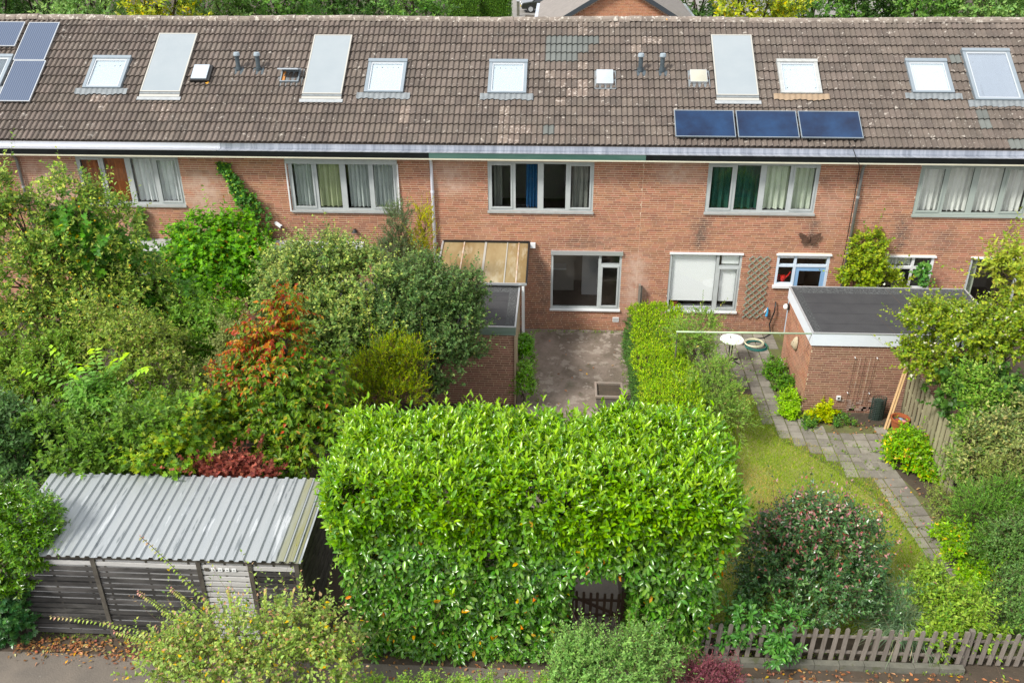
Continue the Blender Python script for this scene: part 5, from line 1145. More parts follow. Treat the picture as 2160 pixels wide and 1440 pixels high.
# ------------------------------------------------------------------ middle garden
hz_ = [(3,(.085,.145,.04)),(2,(.125,.19,.055)),(2,(.055,.10,.03)),(.5,(.19,.24,.07))]
lb = [lobe(*a) for a in ((690,580,-4.6,90,70),(620,640,-4.9,80,65),(760,610,-4.7,90,75),(700,690,-5.4,110,80),(590,590,-4.2,50,50),(780,700,-5.6,80,75),(640,730,-5.8,80,60))]
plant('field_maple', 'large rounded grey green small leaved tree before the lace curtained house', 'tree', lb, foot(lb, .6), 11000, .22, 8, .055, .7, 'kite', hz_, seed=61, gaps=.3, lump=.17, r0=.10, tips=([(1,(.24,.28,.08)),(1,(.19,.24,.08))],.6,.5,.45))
lb = [lobe(*a) for a in ((880,640,-5.0,90,75),(945,670,-5.0,75,70),(900,730,-5.4,90,70),(830,690,-5.4,60,80),(960,730,-5.2,45,45),(870,790,-5.7,70,40),(975,640,-4.8,45,40))]
plant('field_maple', 'dark rounded small leaved tree hanging over the green fascia shed', 'tree', lb, foot(lb, -.4), 10500, .20, 8, .052, .7, 'kite', [(3,(.065,.12,.04)),(2,(.095,.15,.05)),(2,(.045,.085,.03)),(.3,(.16,.21,.07))], seed=62, gaps=.3, lump=.16, r0=.10)
lb = [lobe(*a) for a in ((840,480,-2.6,22,40),(835,540,-2.7,40,45),(850,600,-2.9,50,55))]
plant('grey_conifer', 'slender grey green conifer tip rising beside the white downpipe', 'conifer', lb, foot(lb), 1900, .20, 9, .05, .25, 'dia', [(3,(.085,.125,.06)),(2,(.12,.16,.08))], seed=63, up=.75, spread=.5, shell=.3, r0=.05, lump=.2)
lb = [lobe(*a) for a in ((897,480,-2.4,15,32),(890,530,-2.5,28,35),(880,580,-2.7,55,40),(860,630,-3.4,45,30))]
plant('golden_conifer', 'golden yellow conifer spire in front of the white downpipe', 'conifer', lb, foot(lb), 1500, .20, 9, .05, .28, 'dia', [(3,(.26,.27,.03)),(2,(.34,.33,.04)),(1,(.15,.19,.03))], seed=64, up=.75, spread=.5, shell=.3, r0=.05)
lb = [lobe(*a) for a in ((815,760,-6.6,28,40),(790,790,-6.7,50,40),(850,800,-6.6,50,50),(820,830,-6.8,80,40),(862,750,-6.5,22,40),(770,830,-6.9,40,35))]
plant('golden_cypress', 'yellow green cypress with upright plumes behind the laurel hedge', 'conifer', lb, foot(lb), 2600, .26, 10, .06, .24, 'dia', [(3,(.18,.24,.025)),(2,(.24,.29,.03)),(2,(.10,.17,.025)),(.3,(.22,.13,.05))], seed=65, up=.8, spread=.45, shell=.35, r0=.06)
# red tipped tree
lb = [lobe(*a) for a in ((605,650,-8.0,14,38),(600,705,-8.0,32,35),(530,720,-8.0,25,25),(590,775,-8.1,75,45),(500,800,-8.2,60,18),(610,845,-8.2,95,50),(480,865,-8.3,55,15),(640,930,-8.5,80,60),(690,780,-8.0,38,22),(570,900,-8.5,75,35),(700,860,-8.2,40,30),(600,980,-9.2,60,25))]
def redcol(R, n_, t, pos):
    z = (pos[:,2]-1.2)/3.2; c = pal(R, n_, [(3,(.075,.14,.018)),(2,(.11,.17,.022)),(2,(.05,.11,.018)),(.5,(.18,.17,.03))], .2); r_ = pal(R, n_, [(2,(.23,.065,.028)),(2,(.22,.10,.025)),(1,(.16,.04,.025)),(1.5,(.23,.16,.03))], .2)
    pr = np.clip((z-.78-.15*(pos[:,0]+4.4))*2.2,0,.65)+np.where(t > .85, .05, 0); return np.where((R.random(n_) < pr)[:,None], r_, c)
plant('red_tipped_tree', 'pyramidal young tree with orange red drooping leaves at its tips', 'tree', lb, foot(lb), 2900, .40, 12, .085, .55, 'kite', hz_, seed=71, up=.15, shell=.35, lump=.2, r0=.06, droop=.75, spread=.8, curl=.25, colf=redcol, gaps=.3, flat=1)
lb = [lobe(*a) for a in ((480,995,-10.0,50,20),(430,988,-10.0,30,14),(530,1000,-10.0,40,18))]
plant('red_maple', 'low red leaved maple behind the corrugated roof', 'shrub', lb, foot(lb), 600, .18, 7, .06, .9, 'lobed', [(3,(.15,.052,.036)),(2,(.20,.08,.055)),(1,(.10,.035,.028))], seed=72, gaps=.6, lump=.3, mat_=LM_matte, r0=.03, stemname='stem')
# small bushes between shed and patio
for (a, lab, cols, sd2) in (((1106,735,-2.9,16,26),'small clipped dark green bush by the canopy post',[(3,(.06,.165,.02)),(2,(.09,.22,.025))],73),((1103,800,-4.1,20,34),'glossy green bush at the shed corner by the patio',[(3,(.075,.175,.025)),(2,(.11,.235,.03))],74)):
    lb = [lobe(*a)]; c = lb[0][0]; lb.append((c-np.array((0,0,.25)), lb[0][1])); plant('small_bush', lab, 'bush', lb, foot(lb), 850, .10, 6, .045, .55, 'kite', cols, seed=sd2, shell=.7, r0=.02, stemname='stem', mat_=LM_gloss)
# clipped conifer hedge between the patios
R = np.random.default_rng(81); CH = thing('conifer_hedge', (2.6,-3.6,0), 'clipped conifer hedge with painted lit top beside the patio', 'hedge')
hl = Lumps(R, 2.2, 7); n = 9500
def hedge_box(x0,x1,y0,y1,z1,n,R):
    P, Nn = [], []
    for nm, m in (('t',n*.5),('l',n*.24),('r',n*.16),('f',n*.10)):
        m = int(m); u, v = R.random(m), R.random(m)
        if nm == 't': P.append(np.stack([x0+(x1-x0)*u, y0+(y1-y0)*v, np.full(m,z1)],1)); Nn.append(np.tile((0,0,1.0),(m,1)))
        if nm == 'l': P.append(np.stack([np.full(m,x0), y0+(y1-y0)*u, z1*v],1)); Nn.append(np.tile((-1.0,0,0),(m,1)))
        if nm == 'r': P.append(np.stack([np.full(m,x1), y0+(y1-y0)*u, z1*v],1)); Nn.append(np.tile((1.0,0,0),(m,1)))
        if nm == 'f': P.append(np.stack([x0+(x1-x0)*u, np.full(m,y0), z1*v],1)); Nn.append(np.tile((0,-1.0,0),(m,1)))
    return np.concatenate(P), np.concatenate(Nn)
P, Nn = hedge_box(2.02,3.35,-8.0,-1.25,1.42,n,R); P += Nn*(.07*hl(P))[:,None]-Nn*R.uniform(0,.10,(len(P),1))
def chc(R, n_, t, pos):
    tp_ = (pos[:,2] > 1.28+R.normal(0,.06,n_)); return np.where(tp_[:,None], pal(R,n_,[(3,(.20,.31,.03)),(2,(.28,.36,.05)),(2,(.13,.23,.03)),(1,(.08,.15,.03))],.25), pal(R,n_,[(3,(.055,.12,.035)),(1,(.08,.16,.04))],.2))  # lit top and shaded sides are put into the leaf colours
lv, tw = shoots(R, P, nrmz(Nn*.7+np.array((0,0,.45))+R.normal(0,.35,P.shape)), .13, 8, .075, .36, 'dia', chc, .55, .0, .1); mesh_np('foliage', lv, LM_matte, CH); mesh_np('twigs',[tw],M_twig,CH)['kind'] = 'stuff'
mb = MB()
for k in range(12): mb.tube([(2.55,-1.5-k*.58,0),(2.55+rnd.uniform(-.1,.1),-1.5-k*.58,1.3)], [.04,.015], 6)
mb.build('stems', M_bark, CH)
# ------------------------------------------------------------------ right garden
lb = [lobe(*a) for a in ((1450,715,-4.1,35,28),(1480,690,-3.2,35,25),(1470,740,-3.8,40,30),(1500,800,-5.0,45,40),(1480,850,-5.6,60,45),(1530,880,-6.0,45,40),(1550,840,-5.6,25,30))]
plant('tamarisk_shrub', 'loose feathery pale green shrub beside the conifer hedge', 'shrub', lb, foot(lb), 2300, .30, 11, .055, .28, 'dia', [(3,(.13,.22,.05)),(2,(.18,.27,.07)),(1,(.08,.15,.04)),(.15,(.40,.34,.15))], seed=82, up=.3, spread=.6, shell=.25, curl=.25, r0=.03, gaps=.4, stemname='stem')
lb = [lobe(*a) for a in ((1710,1140,-10.9,100,60),(1650,1190,-11.1,95,70),(1770,1180,-10.9,90,75),(1710,1240,-11.4,130,70),(1610,1250,-11.5,60,60),(1800,1250,-11.3,60,60),(1720,1095,-10.7,95,25),(1640,1120,-10.8,50,30),(1800,1110,-10.7,50,25))]
plant('photinia_bush', 'dark evergreen bush with pink young shoots beside the lawn', 'bush', lb, foot(lb), 5200, .26, 8, .062, .50, 'kite', [(4,(.03,.075,.024)),(2,(.05,.11,.035)),(1,(.08,.15,.05))], seed=83, mat_=LM_gloss, up=.55, shell=.5, gaps=.3, lump=.18, r0=.05, tips=([(2,(.22,.11,.10)),(1,(.27,.17,.15)),(1,(.19,.07,.05))],.55,.72,.66), stemname='stem')
lb = [lobe(*a) for a in ((1570,1310,-12.25,32,30),(1545,1345,-12.35,25,25),(1640,1370,-12.52,24,30),(1660,1320,-12.4,25,20))]
plant('rhododendron_bush', 'low broad leaved bush pushing through the picket fence', 'bush', lb, foot(lb, .2), 330, .16, 7, .09, .40, 'oval', [(3,(.045,.125,.03)),(2,(.07,.17,.04))], seed=84, mat_=LM_gloss, r0=.02, stemname='stem')
R = np.random.default_rng(85); gb = np.array(g0(1895,1330)); OG = thing('ornamental_grass', gb, 'clump of blue green ornamental grass behind the picket fence', 'grass clump'); n = 1300
az = R.uniform(0,6.283,n); el = R.uniform(.5,1.45,n); ax0 = np.stack([np.cos(az)*np.cos(el), np.sin(az)*np.cos(el), np.sin(el)],1); ln = R.uniform(.6,1.15,n); b_ = gb+np.stack([R.normal(0,.12,n),R.normal(0,.10,n),np.zeros(n)],1); parts = []
prev = b_; d = ax0
for k in range(4):
    nx = prev+d*(ln/4)[:,None]; s_ = nrmz(np.cross(d, np.array((0,0,1.0))))*(.010*(1-k/4.5)); s2 = nrmz(np.cross(d, np.array((0,0,1.0))))*(.010*(1-(k+1)/4.5))
    V = np.stack([prev-s_, prev+s_, nx+s2, nx-s2],1).reshape(-1,3); Fi = (np.arange(n)[:,None,None]*4+np.array([(0,1,2),(0,2,3)])[None]).reshape(-1,3); parts.append((V, Fi, np.repeat(pal(np.random.default_rng(3),n,[(3,(.14,.21,.13)),(2,(.19,.26,.16)),(.6,(.36,.36,.2))],.15),4,axis=0))); prev = nx; d = nrmz(d-np.array((0,0,.32))*(k+1)*.5)
mesh_np('blades', parts, LM_matte, OG, 'stuff')
lb = [lobe(*a) for a in ((1960,1230,-11.3,35,30),(2000,1275,-11.6,60,40),(2030,1320,-11.9,65,40),(1990,1330,-12.1,50,30))]
plant('euonymus_shrub', 'yellow green leafy shrub leaning over the picket fence end', 'shrub', lb, foot(lb), 1700, .20, 8, .06, .5, 'kite', [(3,(.13,.21,.035)),(2,(.17,.25,.05)),(1.5,(.07,.14,.025))], seed=86, r0=.03, gaps=.2, stemname='stem')
lb = [lobe(*a) for a in ((1905,930,-6.0,32,25),(1930,975,-6.4,50,40),(1950,1010,-6.9,35,30))]
plant('hypericum_shrub', 'bright green shrub dotted with yellow flowers before the board fence', 'shrub', lb, foot(lb), 1250, .18, 8, .07, .55, 'kite', [(3,(.10,.215,.025)),(2,(.15,.27,.03)),(.5,(.36,.34,.03)),(.12,(.5,.28,.10))], seed=87, r0=.03, stemname='stem')
lb = [lobe(*a) for a in ((2030,1160,-9.8,35,40),(2055,1235,-10.6,35,35),(1995,1130,-9.2,25,20))]
plant('hypericum_shrub', 'bright green shrub at the edge of the lower paver path', 'shrub', lb, foot(lb), 1000, .18, 8, .065, .55, 'kite', [(3,(.11,.22,.025)),(2,(.15,.26,.03)),(.2,(.4,.32,.05))], seed=88, r0=.03, stemname='stem')
lb = [lobe(*a) for a in ((1960,690,-5.4,55,38),(2030,710,-5.6,75,50),(2110,710,-5.6,75,50),(1950,760,-5.6,45,45),(2170,720,-5.8,60,60),(1990,670,-5.2,40,22))]
plant('climbing_hydrangea', 'yellow green climber with small white flowers sprawling over the shed roof', 'climber', lb, (9.3,-5.6,0), 4300, .22, 8, .06, .75, 'kite', [(3,(.15,.205,.03)),(2,(.20,.25,.04)),(3,(.085,.145,.025)),(.22,(.40,.40,.30))], seed=89, shell=.6, lump=.2, r0=.05, stemname='stem')
lb = [lobe(*a) for a in ((2080,840,-6.4,80,55),(2130,870,-6.8,60,50),(2040,800,-5.9,70,30))]
plant('ivy_mass', 'dark shaded ivy below the white flowering climber', 'ivy', lb, foot(lb), 1500, .18, 6, .085, .9, 'lobed', [(3,(.035,.085,.02)),(2,(.06,.125,.03))], seed=90, shell=.6, r0=.03, stemname='stem')
lb = [lobe(*a) for a in ((2048,825,-6.6,35,45),(2085,880,-7.0,45,50),(2050,930,-7.4,32,45),(2048,995,-8.0,38,40))]
plant('holly_shrub', 'upright mid green shrub growing in front of the board fence', 'shrub', lb, foot(lb), 2100, .22, 8, .065, .5, 'kite', [(3,(.085,.17,.03)),(2,(.12,.21,.04)),(.7,(.2,.27,.07))], seed=91, up=.65, r0=.03, stemname='stem')
lb = [lobe(*a) for a in ((2110,960,-8.0,75,60),(2160,900,-7.6,50,60),(2070,1010,-8.4,50,50),(2150,1030,-8.6,60,60))]
plant('variegated_shrub', 'large shrub with cream edged pale leaves along the garden boundary', 'shrub', lb, foot(lb), 3400, .22, 8, .065, .5, 'kite', [(3,(.13,.17,.055)),(2,(.24,.25,.10)),(2,(.08,.12,.045))], seed=92, gaps=.35, lump=.2, r0=.05, stemname='stem')
lb = [lobe(*a) for a in ((2070,1090,-9.4,55,55),(2130,1120,-9.6,55,60),(2090,1180,-10.2,45,50),(2130,1060,-9.2,45,45))]
plant('feathery_conifer', 'soft bright green feathery conifer beside the paver path', 'conifer', lb, foot(lb), 3000, .24, 10, .06, .22, 'dia', [(3,(.085,.18,.04)),(2,(.125,.225,.05)),(1,(.055,.12,.03))], seed=93, up=.35, spread=.5, shell=.35, r0=.05)
lb = [lobe(*a) for a in ((2150,1170,-10.4,55,80),(2140,1270,-11.2,50,70),(2160,1330,-11.8,45,50),(2180,1080,-9.6,40,70))]
plant('box_bush', 'dense dark green small leaved bush at the boundary by the picket gate', 'bush', lb, foot(lb), 4200, .14, 8, .04, .55, 'kite', [(3,(.065,.13,.035)),(2,(.10,.175,.055)),(1,(.045,.09,.03))], seed=94, shell=.6, r0=.05, stemname='stem')
lb = [lobe(*a) for a in ((2120,545,-4.6,30,25),(2140,590,-4.8,35,35),(2150,630,-5.0,35,30),(2100,580,-4.6,22,16))]
plant('golden_elder', 'loose yellow leaved branches in front of the dark patio window', 'shrub', lb, (10.6,-5.0,0), 430, .34, 8, .10, .48, 'kite', [(3,(.18,.22,.04)),(2,(.23,.26,.05)),(1,(.11,.17,.035))], seed=95, gaps=.4, r0=.04, stemname='stem')
lb = [lobe(*a) for a in ((2110,1000,-8.8,40,30),(1990,1060,-8.6,30,22),(2010,1090,-9.0,30,25),(1975,1050,-8.2,20,18))]
plant('cotoneaster_shrub', 'low olive shrub spilling onto the pavers below the board fence', 'shrub', lb, foot(lb), 900, .18, 8, .04, .5, 'kite', [(3,(.11,.15,.04)),(2,(.16,.19,.06))], seed=96, gaps=.3, r0=.02, stemname='stem')
lb = [lobe(*a) for a in ((1830,570,-.5,42,38),(1835,520,-.35,30,28),(1860,595,-.6,40,25),(1800,590,-.5,25,25))]
plant('wall_climber', 'yellow green climber against the wall behind the felt roof', 'climber', lb, foot(lb), 1700, .18, 7, .06, .75, 'kite', [(3,(.16,.225,.03)),(2,(.21,.26,.035)),(1.5,(.085,.15,.025))], seed=97, shell=.5, r0=.03, stemname='stem', lump=.2)
wall_creeper('leafy_plant', 'tall green leafy plant before the white framed side pane', [(1945,560),(1945,580),(1948,605)], [12,15,14], [(3,(.06,.16,.04)),(1,(.10,.2,.05))], 98, 60, .11, 'plant', -.3)
for (ls, lab, cols, ll, sh, sd2, nn_) in ((((1635,785,-2.6,18,22),(1655,815,-3.2,18,20)),'small dark leafy bush along the shed plinth',[(3,(.06,.15,.025)),(2,(.10,.20,.03))],.05,'kite',101,700),
   (((1668,850,-4.0,22,20),(1665,875,-4.5,22,18)),'pale green fern at the shed corner',[(3,(.15,.27,.03)),(2,(.20,.33,.04))],.06,'dia',102,500),
   (((1725,888,-4.6,30,16),(1735,870,-4.5,20,14)),'golden leaved plant at the foot of the shed front',[(3,(.30,.33,.02)),(2,(.22,.29,.02))],.075,'lobed',103,200),
   (((1770,895,-4.7,35,14),(1800,905,-4.8,35,9),(1700,900,-4.9,30,12)),'dark creeping ground plant along the shed front',[(3,(.05,.13,.03)),(2,(.09,.17,.03))],.045,'kite',104,800)):
    lb = [lobe(*a) for a in ls]; plant('low_plant', lab, 'plant', lb, foot(lb), nn_, .12, 7, ll, .55 if sh != 'lobed' else .9, sh, cols, seed=sd2, shell=.4, trunk=True, r0=.012, sub=2, stemname='stem')
# ------------------------------------------------------------------ bushes beyond the alley
snow = [(3,(.14,.21,.05)),(2.5,(.21,.27,.09)),(1,(.085,.15,.035)),(.16,(.42,.30,.03)),(.2,(.26,.18,.10))]
lb = [lobe(*a) for a in ((520,1370,-14.0,150,70),(650,1340,-13.9,110,65),(400,1400,-14.1,110,55),(590,1310,-13.8,60,28),(700,1400,-14.1,80,60),(470,1430,-14.4,190,50))]
plant('snowberry_bush', 'straggling snowberry bush with yellowing leaves in front of the bike shed', 'bush', lb, foot(lb, -.1), 2100, .34, 9, .05, .62, 'kite', snow, seed=111, gaps=.7, lump=.22, up=.5, shell=.35, r0=.03, sub=8, stemname='stem', tips=([(1,(.30,.20,.12)),(1,(.26,.30,.08))],.4,.75,.4))
arching('snowberry_bush', 'long arching leafy shoots reaching across the bike shed slats', 'bush', (520,1340), [(295,1130,(460,1300)),(105,1300,(330,1340)),(290,1247,(400,1330)),(360,1240,(450,1320)),(620,1240,(600,1330)),(480,1240,(500,1330)),(240,1330,(380,1380)),(700,1290,(620,1340)),(560,1240,(560,1330))], -13.6, 26, .085, .62, [(3,(.16,.23,.05)),(2,(.21,.27,.08))], [(1,(.36,.20,.16)),(1,(.28,.26,.10))], 112, Yt=0, r=.006, sag=.10, hang=.5)
lb = [lobe(*a) for a in ((1240,1380,-13.9,65,45),(1340,1390,-13.9,80,45),(1290,1430,-14.1,130,45),(1210,1420,-14.0,45,50))]
plant('privet_bush', 'fresh pale green bush before the hedge gateway', 'bush', lb, foot(lb), 3000, .18, 9, .042, .5, 'kite', [(3,(.11,.20,.06)),(2,(.16,.27,.085)),(1,(.07,.14,.04))], seed=113, up=.7, shell=.4, lump=.2, r0=.03, stemname='stem')
lb = [lobe(*a) for a in ((1500,1430,-13.8,55,28),(1450,1440,-13.9,40,25))]
plant('barberry_bush', 'small dusky red barberry bush at the alley edge', 'bush', lb, foot(lb), 900, .16, 10, .032, .45, 'dia', [(3,(.12,.042,.05)),(2,(.16,.065,.07)),(1,(.085,.03,.036))], seed=114, up=.7, shell=.3, mat_=LM_matte, r0=.02, stemname='stem')
lb = [lobe(px,1452,-14.0,30,22) for px in (740,800,860,910,970,1030,1090,1150)]
plant('low_hedge', 'row of small green shoots along the near alley edge', 'hedge', lb, foot(lb), 900, .14, 8, .035, .5, 'kite', [(3,(.13,.23,.05)),(2,(.19,.28,.07))], seed=115, up=.85, shell=.3, r0=.015, stemname='stem')
# fallen leaves
R = np.random.default_rng(120); pts = []
for (x0,x1,y0,y1,n) in ((-9.6,-6.2,-12.95,-12.55,520),(-9.6,2.5,-13.2,-12.75,260),(2.6,8.2,-13.0,-12.66,260),(6.8,8.2,-10.5,-7.0,120),(-.9,1.9,-8.5,-.3,60),(6.3,8.4,-5.3,-4.6,60)):
    pts.append(np.stack([R.uniform(x0,x1,n), R.uniform(y0,y1,n), np.full(n,.022)+R.random(n)*.02],1))
P = np.concatenate(pts); n = len(P); az = R.uniform(0,6.283,n); ax = np.stack([np.cos(az),np.sin(az),R.normal(0,.15,n)],1); upv = nrmz(np.array((0,0,1.0))+R.normal(0,.25,(n,3)))
mesh_np('fallen_leaves', [leaf_arrays(P, ax, upv, R.uniform(.03,.10,n), .5, 'kite', pal(R,n,[(3,(.24,.13,.06)),(2,(.30,.19,.10)),(3,(.14,.08,.045)),(.4,(.42,.29,.05)),(.4,(.25,.25,.12))],.3))], LM_matte, None, 'stuff')

# weeds in the joints and along the edges
R = np.random.default_rng(140); pts = []
edges = [((1600,860),(1650,930)),((1650,930),(1760,985)),((1760,985),(1860,1050)),((1860,1060),(1985,1210)),((1640,760),(1690,880)),((1480,800),(1590,800)),((1700,885),(1870,905)),((1950,1060),(2060,1240)),((1690,900),(1850,960)),((1730,930),(1870,1000)),((1900,1050),(2000,1190)),((1115,700),(1310,702)),((1125,740),(1135,860)),((1316,710),(1318,850)),((2060,1395),(1520,1380)),((1520,1385),(2040,1425)),((760,1385),(1160,1392)),((90,1340),(640,1360))]
for (p_, q_) in edges:
    a_, b_ = at_z(*p_), at_z(*q_); n_ = int(np.linalg.norm(b_-a_)*26); t_ = R.random((n_,1)); pts.append(a_*(1-t_)+b_*t_+np.concatenate([R.normal(0,.05,(n_,2)), np.full((n_,1),.015)],1))
P = np.concatenate(pts); lv, tw = shoots(R, P, nrmz(np.array((0,0,1.0))+R.normal(0,.5,P.shape)), .06, 5, .045, .4, 'kite', lambda R,n_,t,pos: pal(R,n_,[(3,(.10,.17,.03)),(2,(.15,.20,.04)),(1,(.06,.11,.03))],.25), 1.0, .0, .0)
mesh_np('weeds', lv, LM, None, 'stuff')
# ------------------------------------------------------------------ beyond the ridge: gable house, parked cars, hedge, trees
M_gbrick = mat('orange_brick', (.42,.17,.08), .85, var=(6,(.33,.13,.06),.6), island=.18); M_groof = mat('grey_brown_roof', (.20,.18,.165), .9, var=(3,(.26,.23,.21),.7), bump=(8,.5), spots=[(3,.68,(.36,.34,.31),.6)])
GH = thing('gable_house', (2.93,30.0,0), 'orange brick house with a dark edged gable beyond the ridge', 'house')
gx, gy0, gy1, ga, ge, gw = 2.93, 25.7, 36.0, 6.45, 3.9, 4.05
tn = (ga-ge)/4.38
gwall = MB().prism([(gx-gw,gy0,0),(gx+gw,gy0,0),(gx+gw,gy0,ga-gw*tn-.12),(gx,gy0,ga-.12),(gx-gw,gy0,ga-gw*tn-.12)], (0,gy1-gy0,0)).build('wall', M_mortar, GH)
Rr = []
me = bricks_mesh('bricks', (0,gy0,0), (1,0,0), (0,-1,0), gx-gw+.01, gx+gw-.01, 3.4, ga-.2, [(gx-gw, gx-(ga-.14-z)/tn, z-.08, z) for z in np.arange(3.5,ga,.07)]+[(gx+(ga-.14-z)/tn, gx+gw, z-.08, z) for z in np.arange(3.5,ga,.07)], 77, org=ORG[GH.name], course=.07)
link('bricks', me, M_gbrick, gwall)['kind'] = 'stuff'
for s_ in (-1,1):
    a = np.array((gx,0,ga)); b = np.array((gx+s_*4.38,0,ge)); MB().prism([(gx,gy0-.25,ga),(gx+s_*4.38,gy0-.25,ge),(gx+s_*4.38,gy0-.25,ge+.12),(gx,gy0-.25,ga+.14)], (0,gy1-gy0+.5,0)).build('roof', M_groof, GH)
    MB().prism([(gx+s_*.0,gy0-.29,ga-.10),(gx+s_*4.38,gy0-.29,ge-.10),(gx+s_*4.38,gy0-.29,ge+.13),(gx,gy0-.29,ga+.15)], (0,.035,0)).build('bargeboard', mat('charcoal_board',(.04,.05,.06),.6), GH)
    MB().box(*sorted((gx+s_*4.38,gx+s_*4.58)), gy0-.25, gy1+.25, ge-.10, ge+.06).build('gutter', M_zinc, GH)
def car(name, label, x, y, rz, m, group):
    T = thing(name, (x,y,0), label, 'car', group); T.rotation_euler = (0,0,rz); w_ = .87
    def part(nm, mb, mt, smooth=False, bevel=0):
        o = link(nm, mb.mesh(nm, (0,0,0), smooth), mt, T); 
        if bevel: b = o.modifiers.new('bevel','BEVEL'); b.width = bevel; b.segments = 3; b.limit_method = 'ANGLE'
        return o
    low = [(-2.05,.32),(-2.1,.55),(-2.0,.82),(-1.1,.95),(1.5,.98),(2.02,.90),(2.08,.6),(2.0,.32)]
    mb = MB(); mb.prism([(u,-w_,v) for u,v in low], (0,2*w_,0)); part('body', mb, m, bevel=.08)
    mb = MB(); bot = [(-1.15,-w_+.03,.94),(1.75,-w_+.03,.97),(1.75,w_-.03,.97),(-1.15,w_-.03,.94)]; top = [(-.35,-w_+.2,1.46),(1.25,-w_+.2,1.47),(1.25,w_-.2,1.47),(-.35,w_-.2,1.46)]
    mb.add(bot+top, [(4,5,6,7),(0,1,5,4),(1,2,6,5),(2,3,7,6),(3,0,4,7)]); part('cabin_glass', mb, mat('car_glass',(.02,.025,.03),.08,spec=.8))
    mb = MB(); mb.box(-.40,1.30,-w_+.17,w_-.17,1.455,1.50)
    for s_ in (-1,1):
        for (u0,u1) in ((-1.15,-.36),(.45,.45),(1.75,1.26)): mb.bar((u0,s_*(w_-.025),.95),(u1,s_*(w_-.19),1.47), .07, .05)
    part('roof', mb, m)
    for u in (-1.3,1.3):
        for s_ in (-1,1):
            mb = MB(); mb.lathe((u,s_*(w_-.08),.32), [(.0,-.1),(.32,-.1),(.33,0),(.32,.1),(0,.1)], 18, (0,1,0)); wh = part('wheel', mb, mat('tyre',(.02,.02,.02),.8))
            mb = MB(); mb.lathe((u,s_*(w_+.03),.32), [(.2,-.01),(.2,.01),(0,.012)], 14, (0,s_,0)); r_ = link('rim', mb.mesh('rim'), M_alu, wh)
    for s_ in (-1,1):
        mb = MB(); mb.box(-2.10,-1.95,s_*.58-.17,s_*.58+.17,.62,.76); part('headlight', mb, M_white); mb = MB(); mb.box(2.0,2.09,s_*.62-.14,s_*.62+.14,.66,.86); part('tail_light', mb, C_red)
    mb = MB(); mb.box(-2.12,-2.09,-.26,.26,.42,.53); part('number_plate', mb, mat('yellow_plate',(.6,.45,.03),.5))
    return T
M_cdark = mat('dark_olive_car_paint', (.03,.035,.028), .25, .3, spec=.6, coat=.6); M_cwhite = mat('white_car_paint', (.75,.77,.80), .3, spec=.6, coat=.5)
car('parked_car', 'dark parked car in the street beyond the gable house', -1.6, 59.2, .12, M_cdark, 'cars parked beyond the terrace')
car('parked_car', 'white parked car behind the dark one in the street', -1.5, 64.5, .08, M_cwhite, 'cars parked beyond the terrace')
sheet('street', [(-5.0,40),(-3.4,40),(-3.2,57),(30,57),(30,120),(-60,120),(-60,75),(-7,75)], .005, mat('grey_street', (.23,.215,.195), .9, var=(1,(.19,.18,.165),.7)))
bp = at_z(1093,34); BO = thing('bollard', (float(bp[0]),float(bp[1]),0), 'grey square bollard beside the clipped hedge', 'bollard')
MB().box(bp[0]-.11,bp[0]+.11,bp[1]-.11,bp[1]+.11,0,1.15).build('post', M_kerb, BO); MB().box(bp[0]-.13,bp[0]+.13,bp[1]-.13,bp[1]+.13,1.151,1.22).build('cap', M_alu, BO)
R = np.random.default_rng(130)
def far_hedge(px0, px1, Y, z1, label, seed):
    a = at_y(px0, 5, Y)[0]; b = at_y(px1, 5, Y)[0]; T = thing('clipped_hedge', ((a+b)/2,Y,0), label, 'hedge'); R = np.random.default_rng(seed)
    P, Nn = hedge_box(a,b,Y-.6,Y+.6,z1,2600,R); f = np.tile((0,-1.0,0),(2400,1)); P2 = np.stack([R.uniform(a,b,2400),np.full(2400,Y-.6),R.random(2400)*z1],1); P = np.concatenate([P,P2]); Nn = np.concatenate([Nn,f])
    lv, tw = shoots(R, P, nrmz(Nn*.8+np.array((0,0,.3))+R.normal(0,.4,P.shape)), .16, 5, .13, .5, 'dia', lambda R,n_,t,pos: pal(R,n_,[(3,(.06,.125,.03)),(2,(.09,.175,.03))],.2), .9, .1, .1); mesh_np('foliage', lv, LM, T)
    MB().box(a+.15,b-.15,Y-.4,Y+.4,0,z1-.15).build('inner_branches', M_bark, T)
far_hedge(948, 1010, 52.0, 2.05, 'clipped dark hedge block before the darker ivy post', 131); far_hedge(1018, 1074, 52.6, 2.15, 'clipped dark hedge block next to the grey bollard', 132)
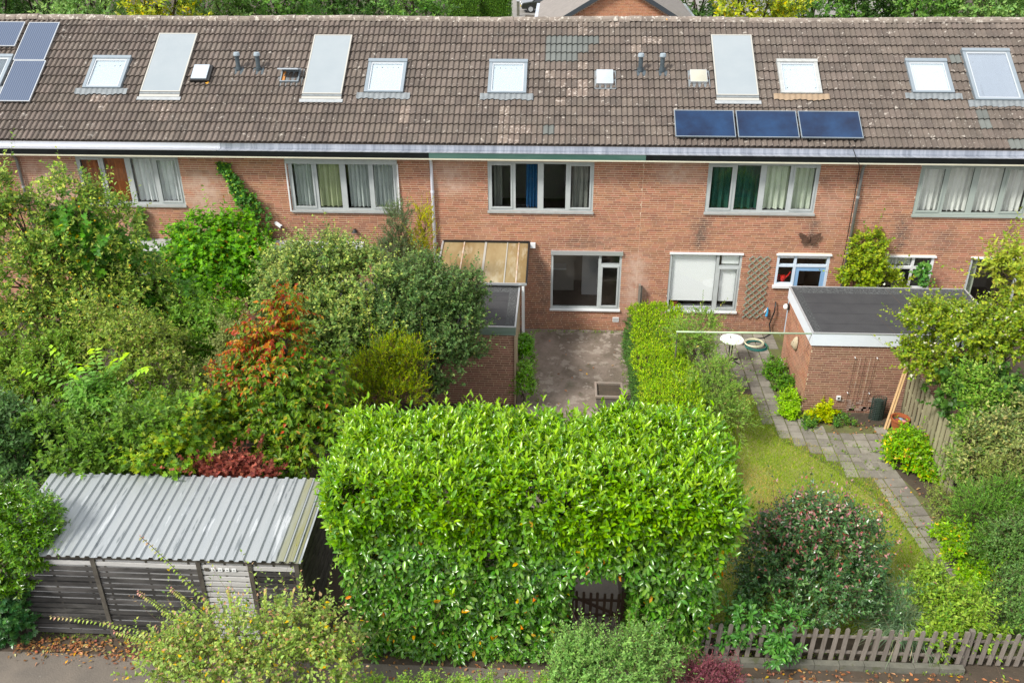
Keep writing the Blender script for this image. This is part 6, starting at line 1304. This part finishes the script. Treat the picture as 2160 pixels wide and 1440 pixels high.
grn = [(3,(.075,.16,.04)),(2,(.11,.21,.05)),(1,(.05,.10,.03))]; yel = [(3,(.20,.25,.04)),(2,(.28,.30,.04)),(1,(.11,.17,.03)),(.3,(.5,.42,.03))]; drk = [(3,(.04,.09,.025)),(2,(.065,.13,.035))]; gry = [(3,(.12,.21,.07)),(2,(.17,.26,.09))]
for i, (px, Y, rp, cols, lab) in enumerate(((-20,24,70,drk,'dark tree beyond the ridge behind the solar panels'),(70,27,60,drk,'dull green tree next in line from the solar panels'),(180,23,85,gry,'pale feathery tree peeping over the ridge'),(330,22,90,yel,'yellow tinged tree peeping over the ridge above the first collector'),(470,24,70,gry,'soft green tree beyond the flue pipes'),(590,25,75,grn,'mid green tree beyond the second collector'),
      (700,34,40,drk,'dark trunked tree beyond the ridge'),(770,33,60,drk,'shady tree beside the dark trunked one'),(870,27,70,grn,'bright leafy tree before the clipped hedge'),(1470,40,60,drk,'dark tree beside the gable house roof'),(1590,26,90,yel,'golden green tree beyond the frosted collector'),(1720,28,80,grn,'green tree beyond the cream blind skylight'),
      (1830,29,80,drk,'deep green tree in the row beyond the ridge'),(1960,27,80,grn,'leafy tree above the sage framed house'),(2090,25,80,gry,'pale green tree at the end of the tree row'),(2200,27,80,grn,'green tree past the pale one at the row end'),(1640,44,90,drk,'dark tall tree standing behind the golden green one'),(420,48,110,drk,'dark tall tree behind the yellow tinged one'),(200,50,110,drk,'dark tall tree behind the pale feathery one'),(640,50,110,drk,'dark tall tree in the back row'),(1900,46,120,drk,'dark broad tree behind the deep green one'),(2120,48,120,drk,'dark broad tree behind the pale green one'),(830,60,90,drk,'dark tree far behind the clipped hedge'),(20,48,110,drk,'dark broad tree at the far end behind the solar panels'))):
    lb = [lobe(px,10,Y,rp,45), lobe(px-rp*.45,-45,Y+.6,rp*.7,45), lobe(px+rp*.5,-40,Y+.4,rp*.7,45), lobe(px,-100,Y+.5,rp*.7,50), lobe(px+rp*.2,70,Y+.3,rp*.9,50)]
    plant('street_tree', lab, 'tree', lb, foot(lb), 1700, .5, 8, .16, .55, 'kite', cols, seed=200+i, twigs=False, r0=.16, group='trees beyond the terrace', front=.6, gaps=.3, lump=.18, sub=3)
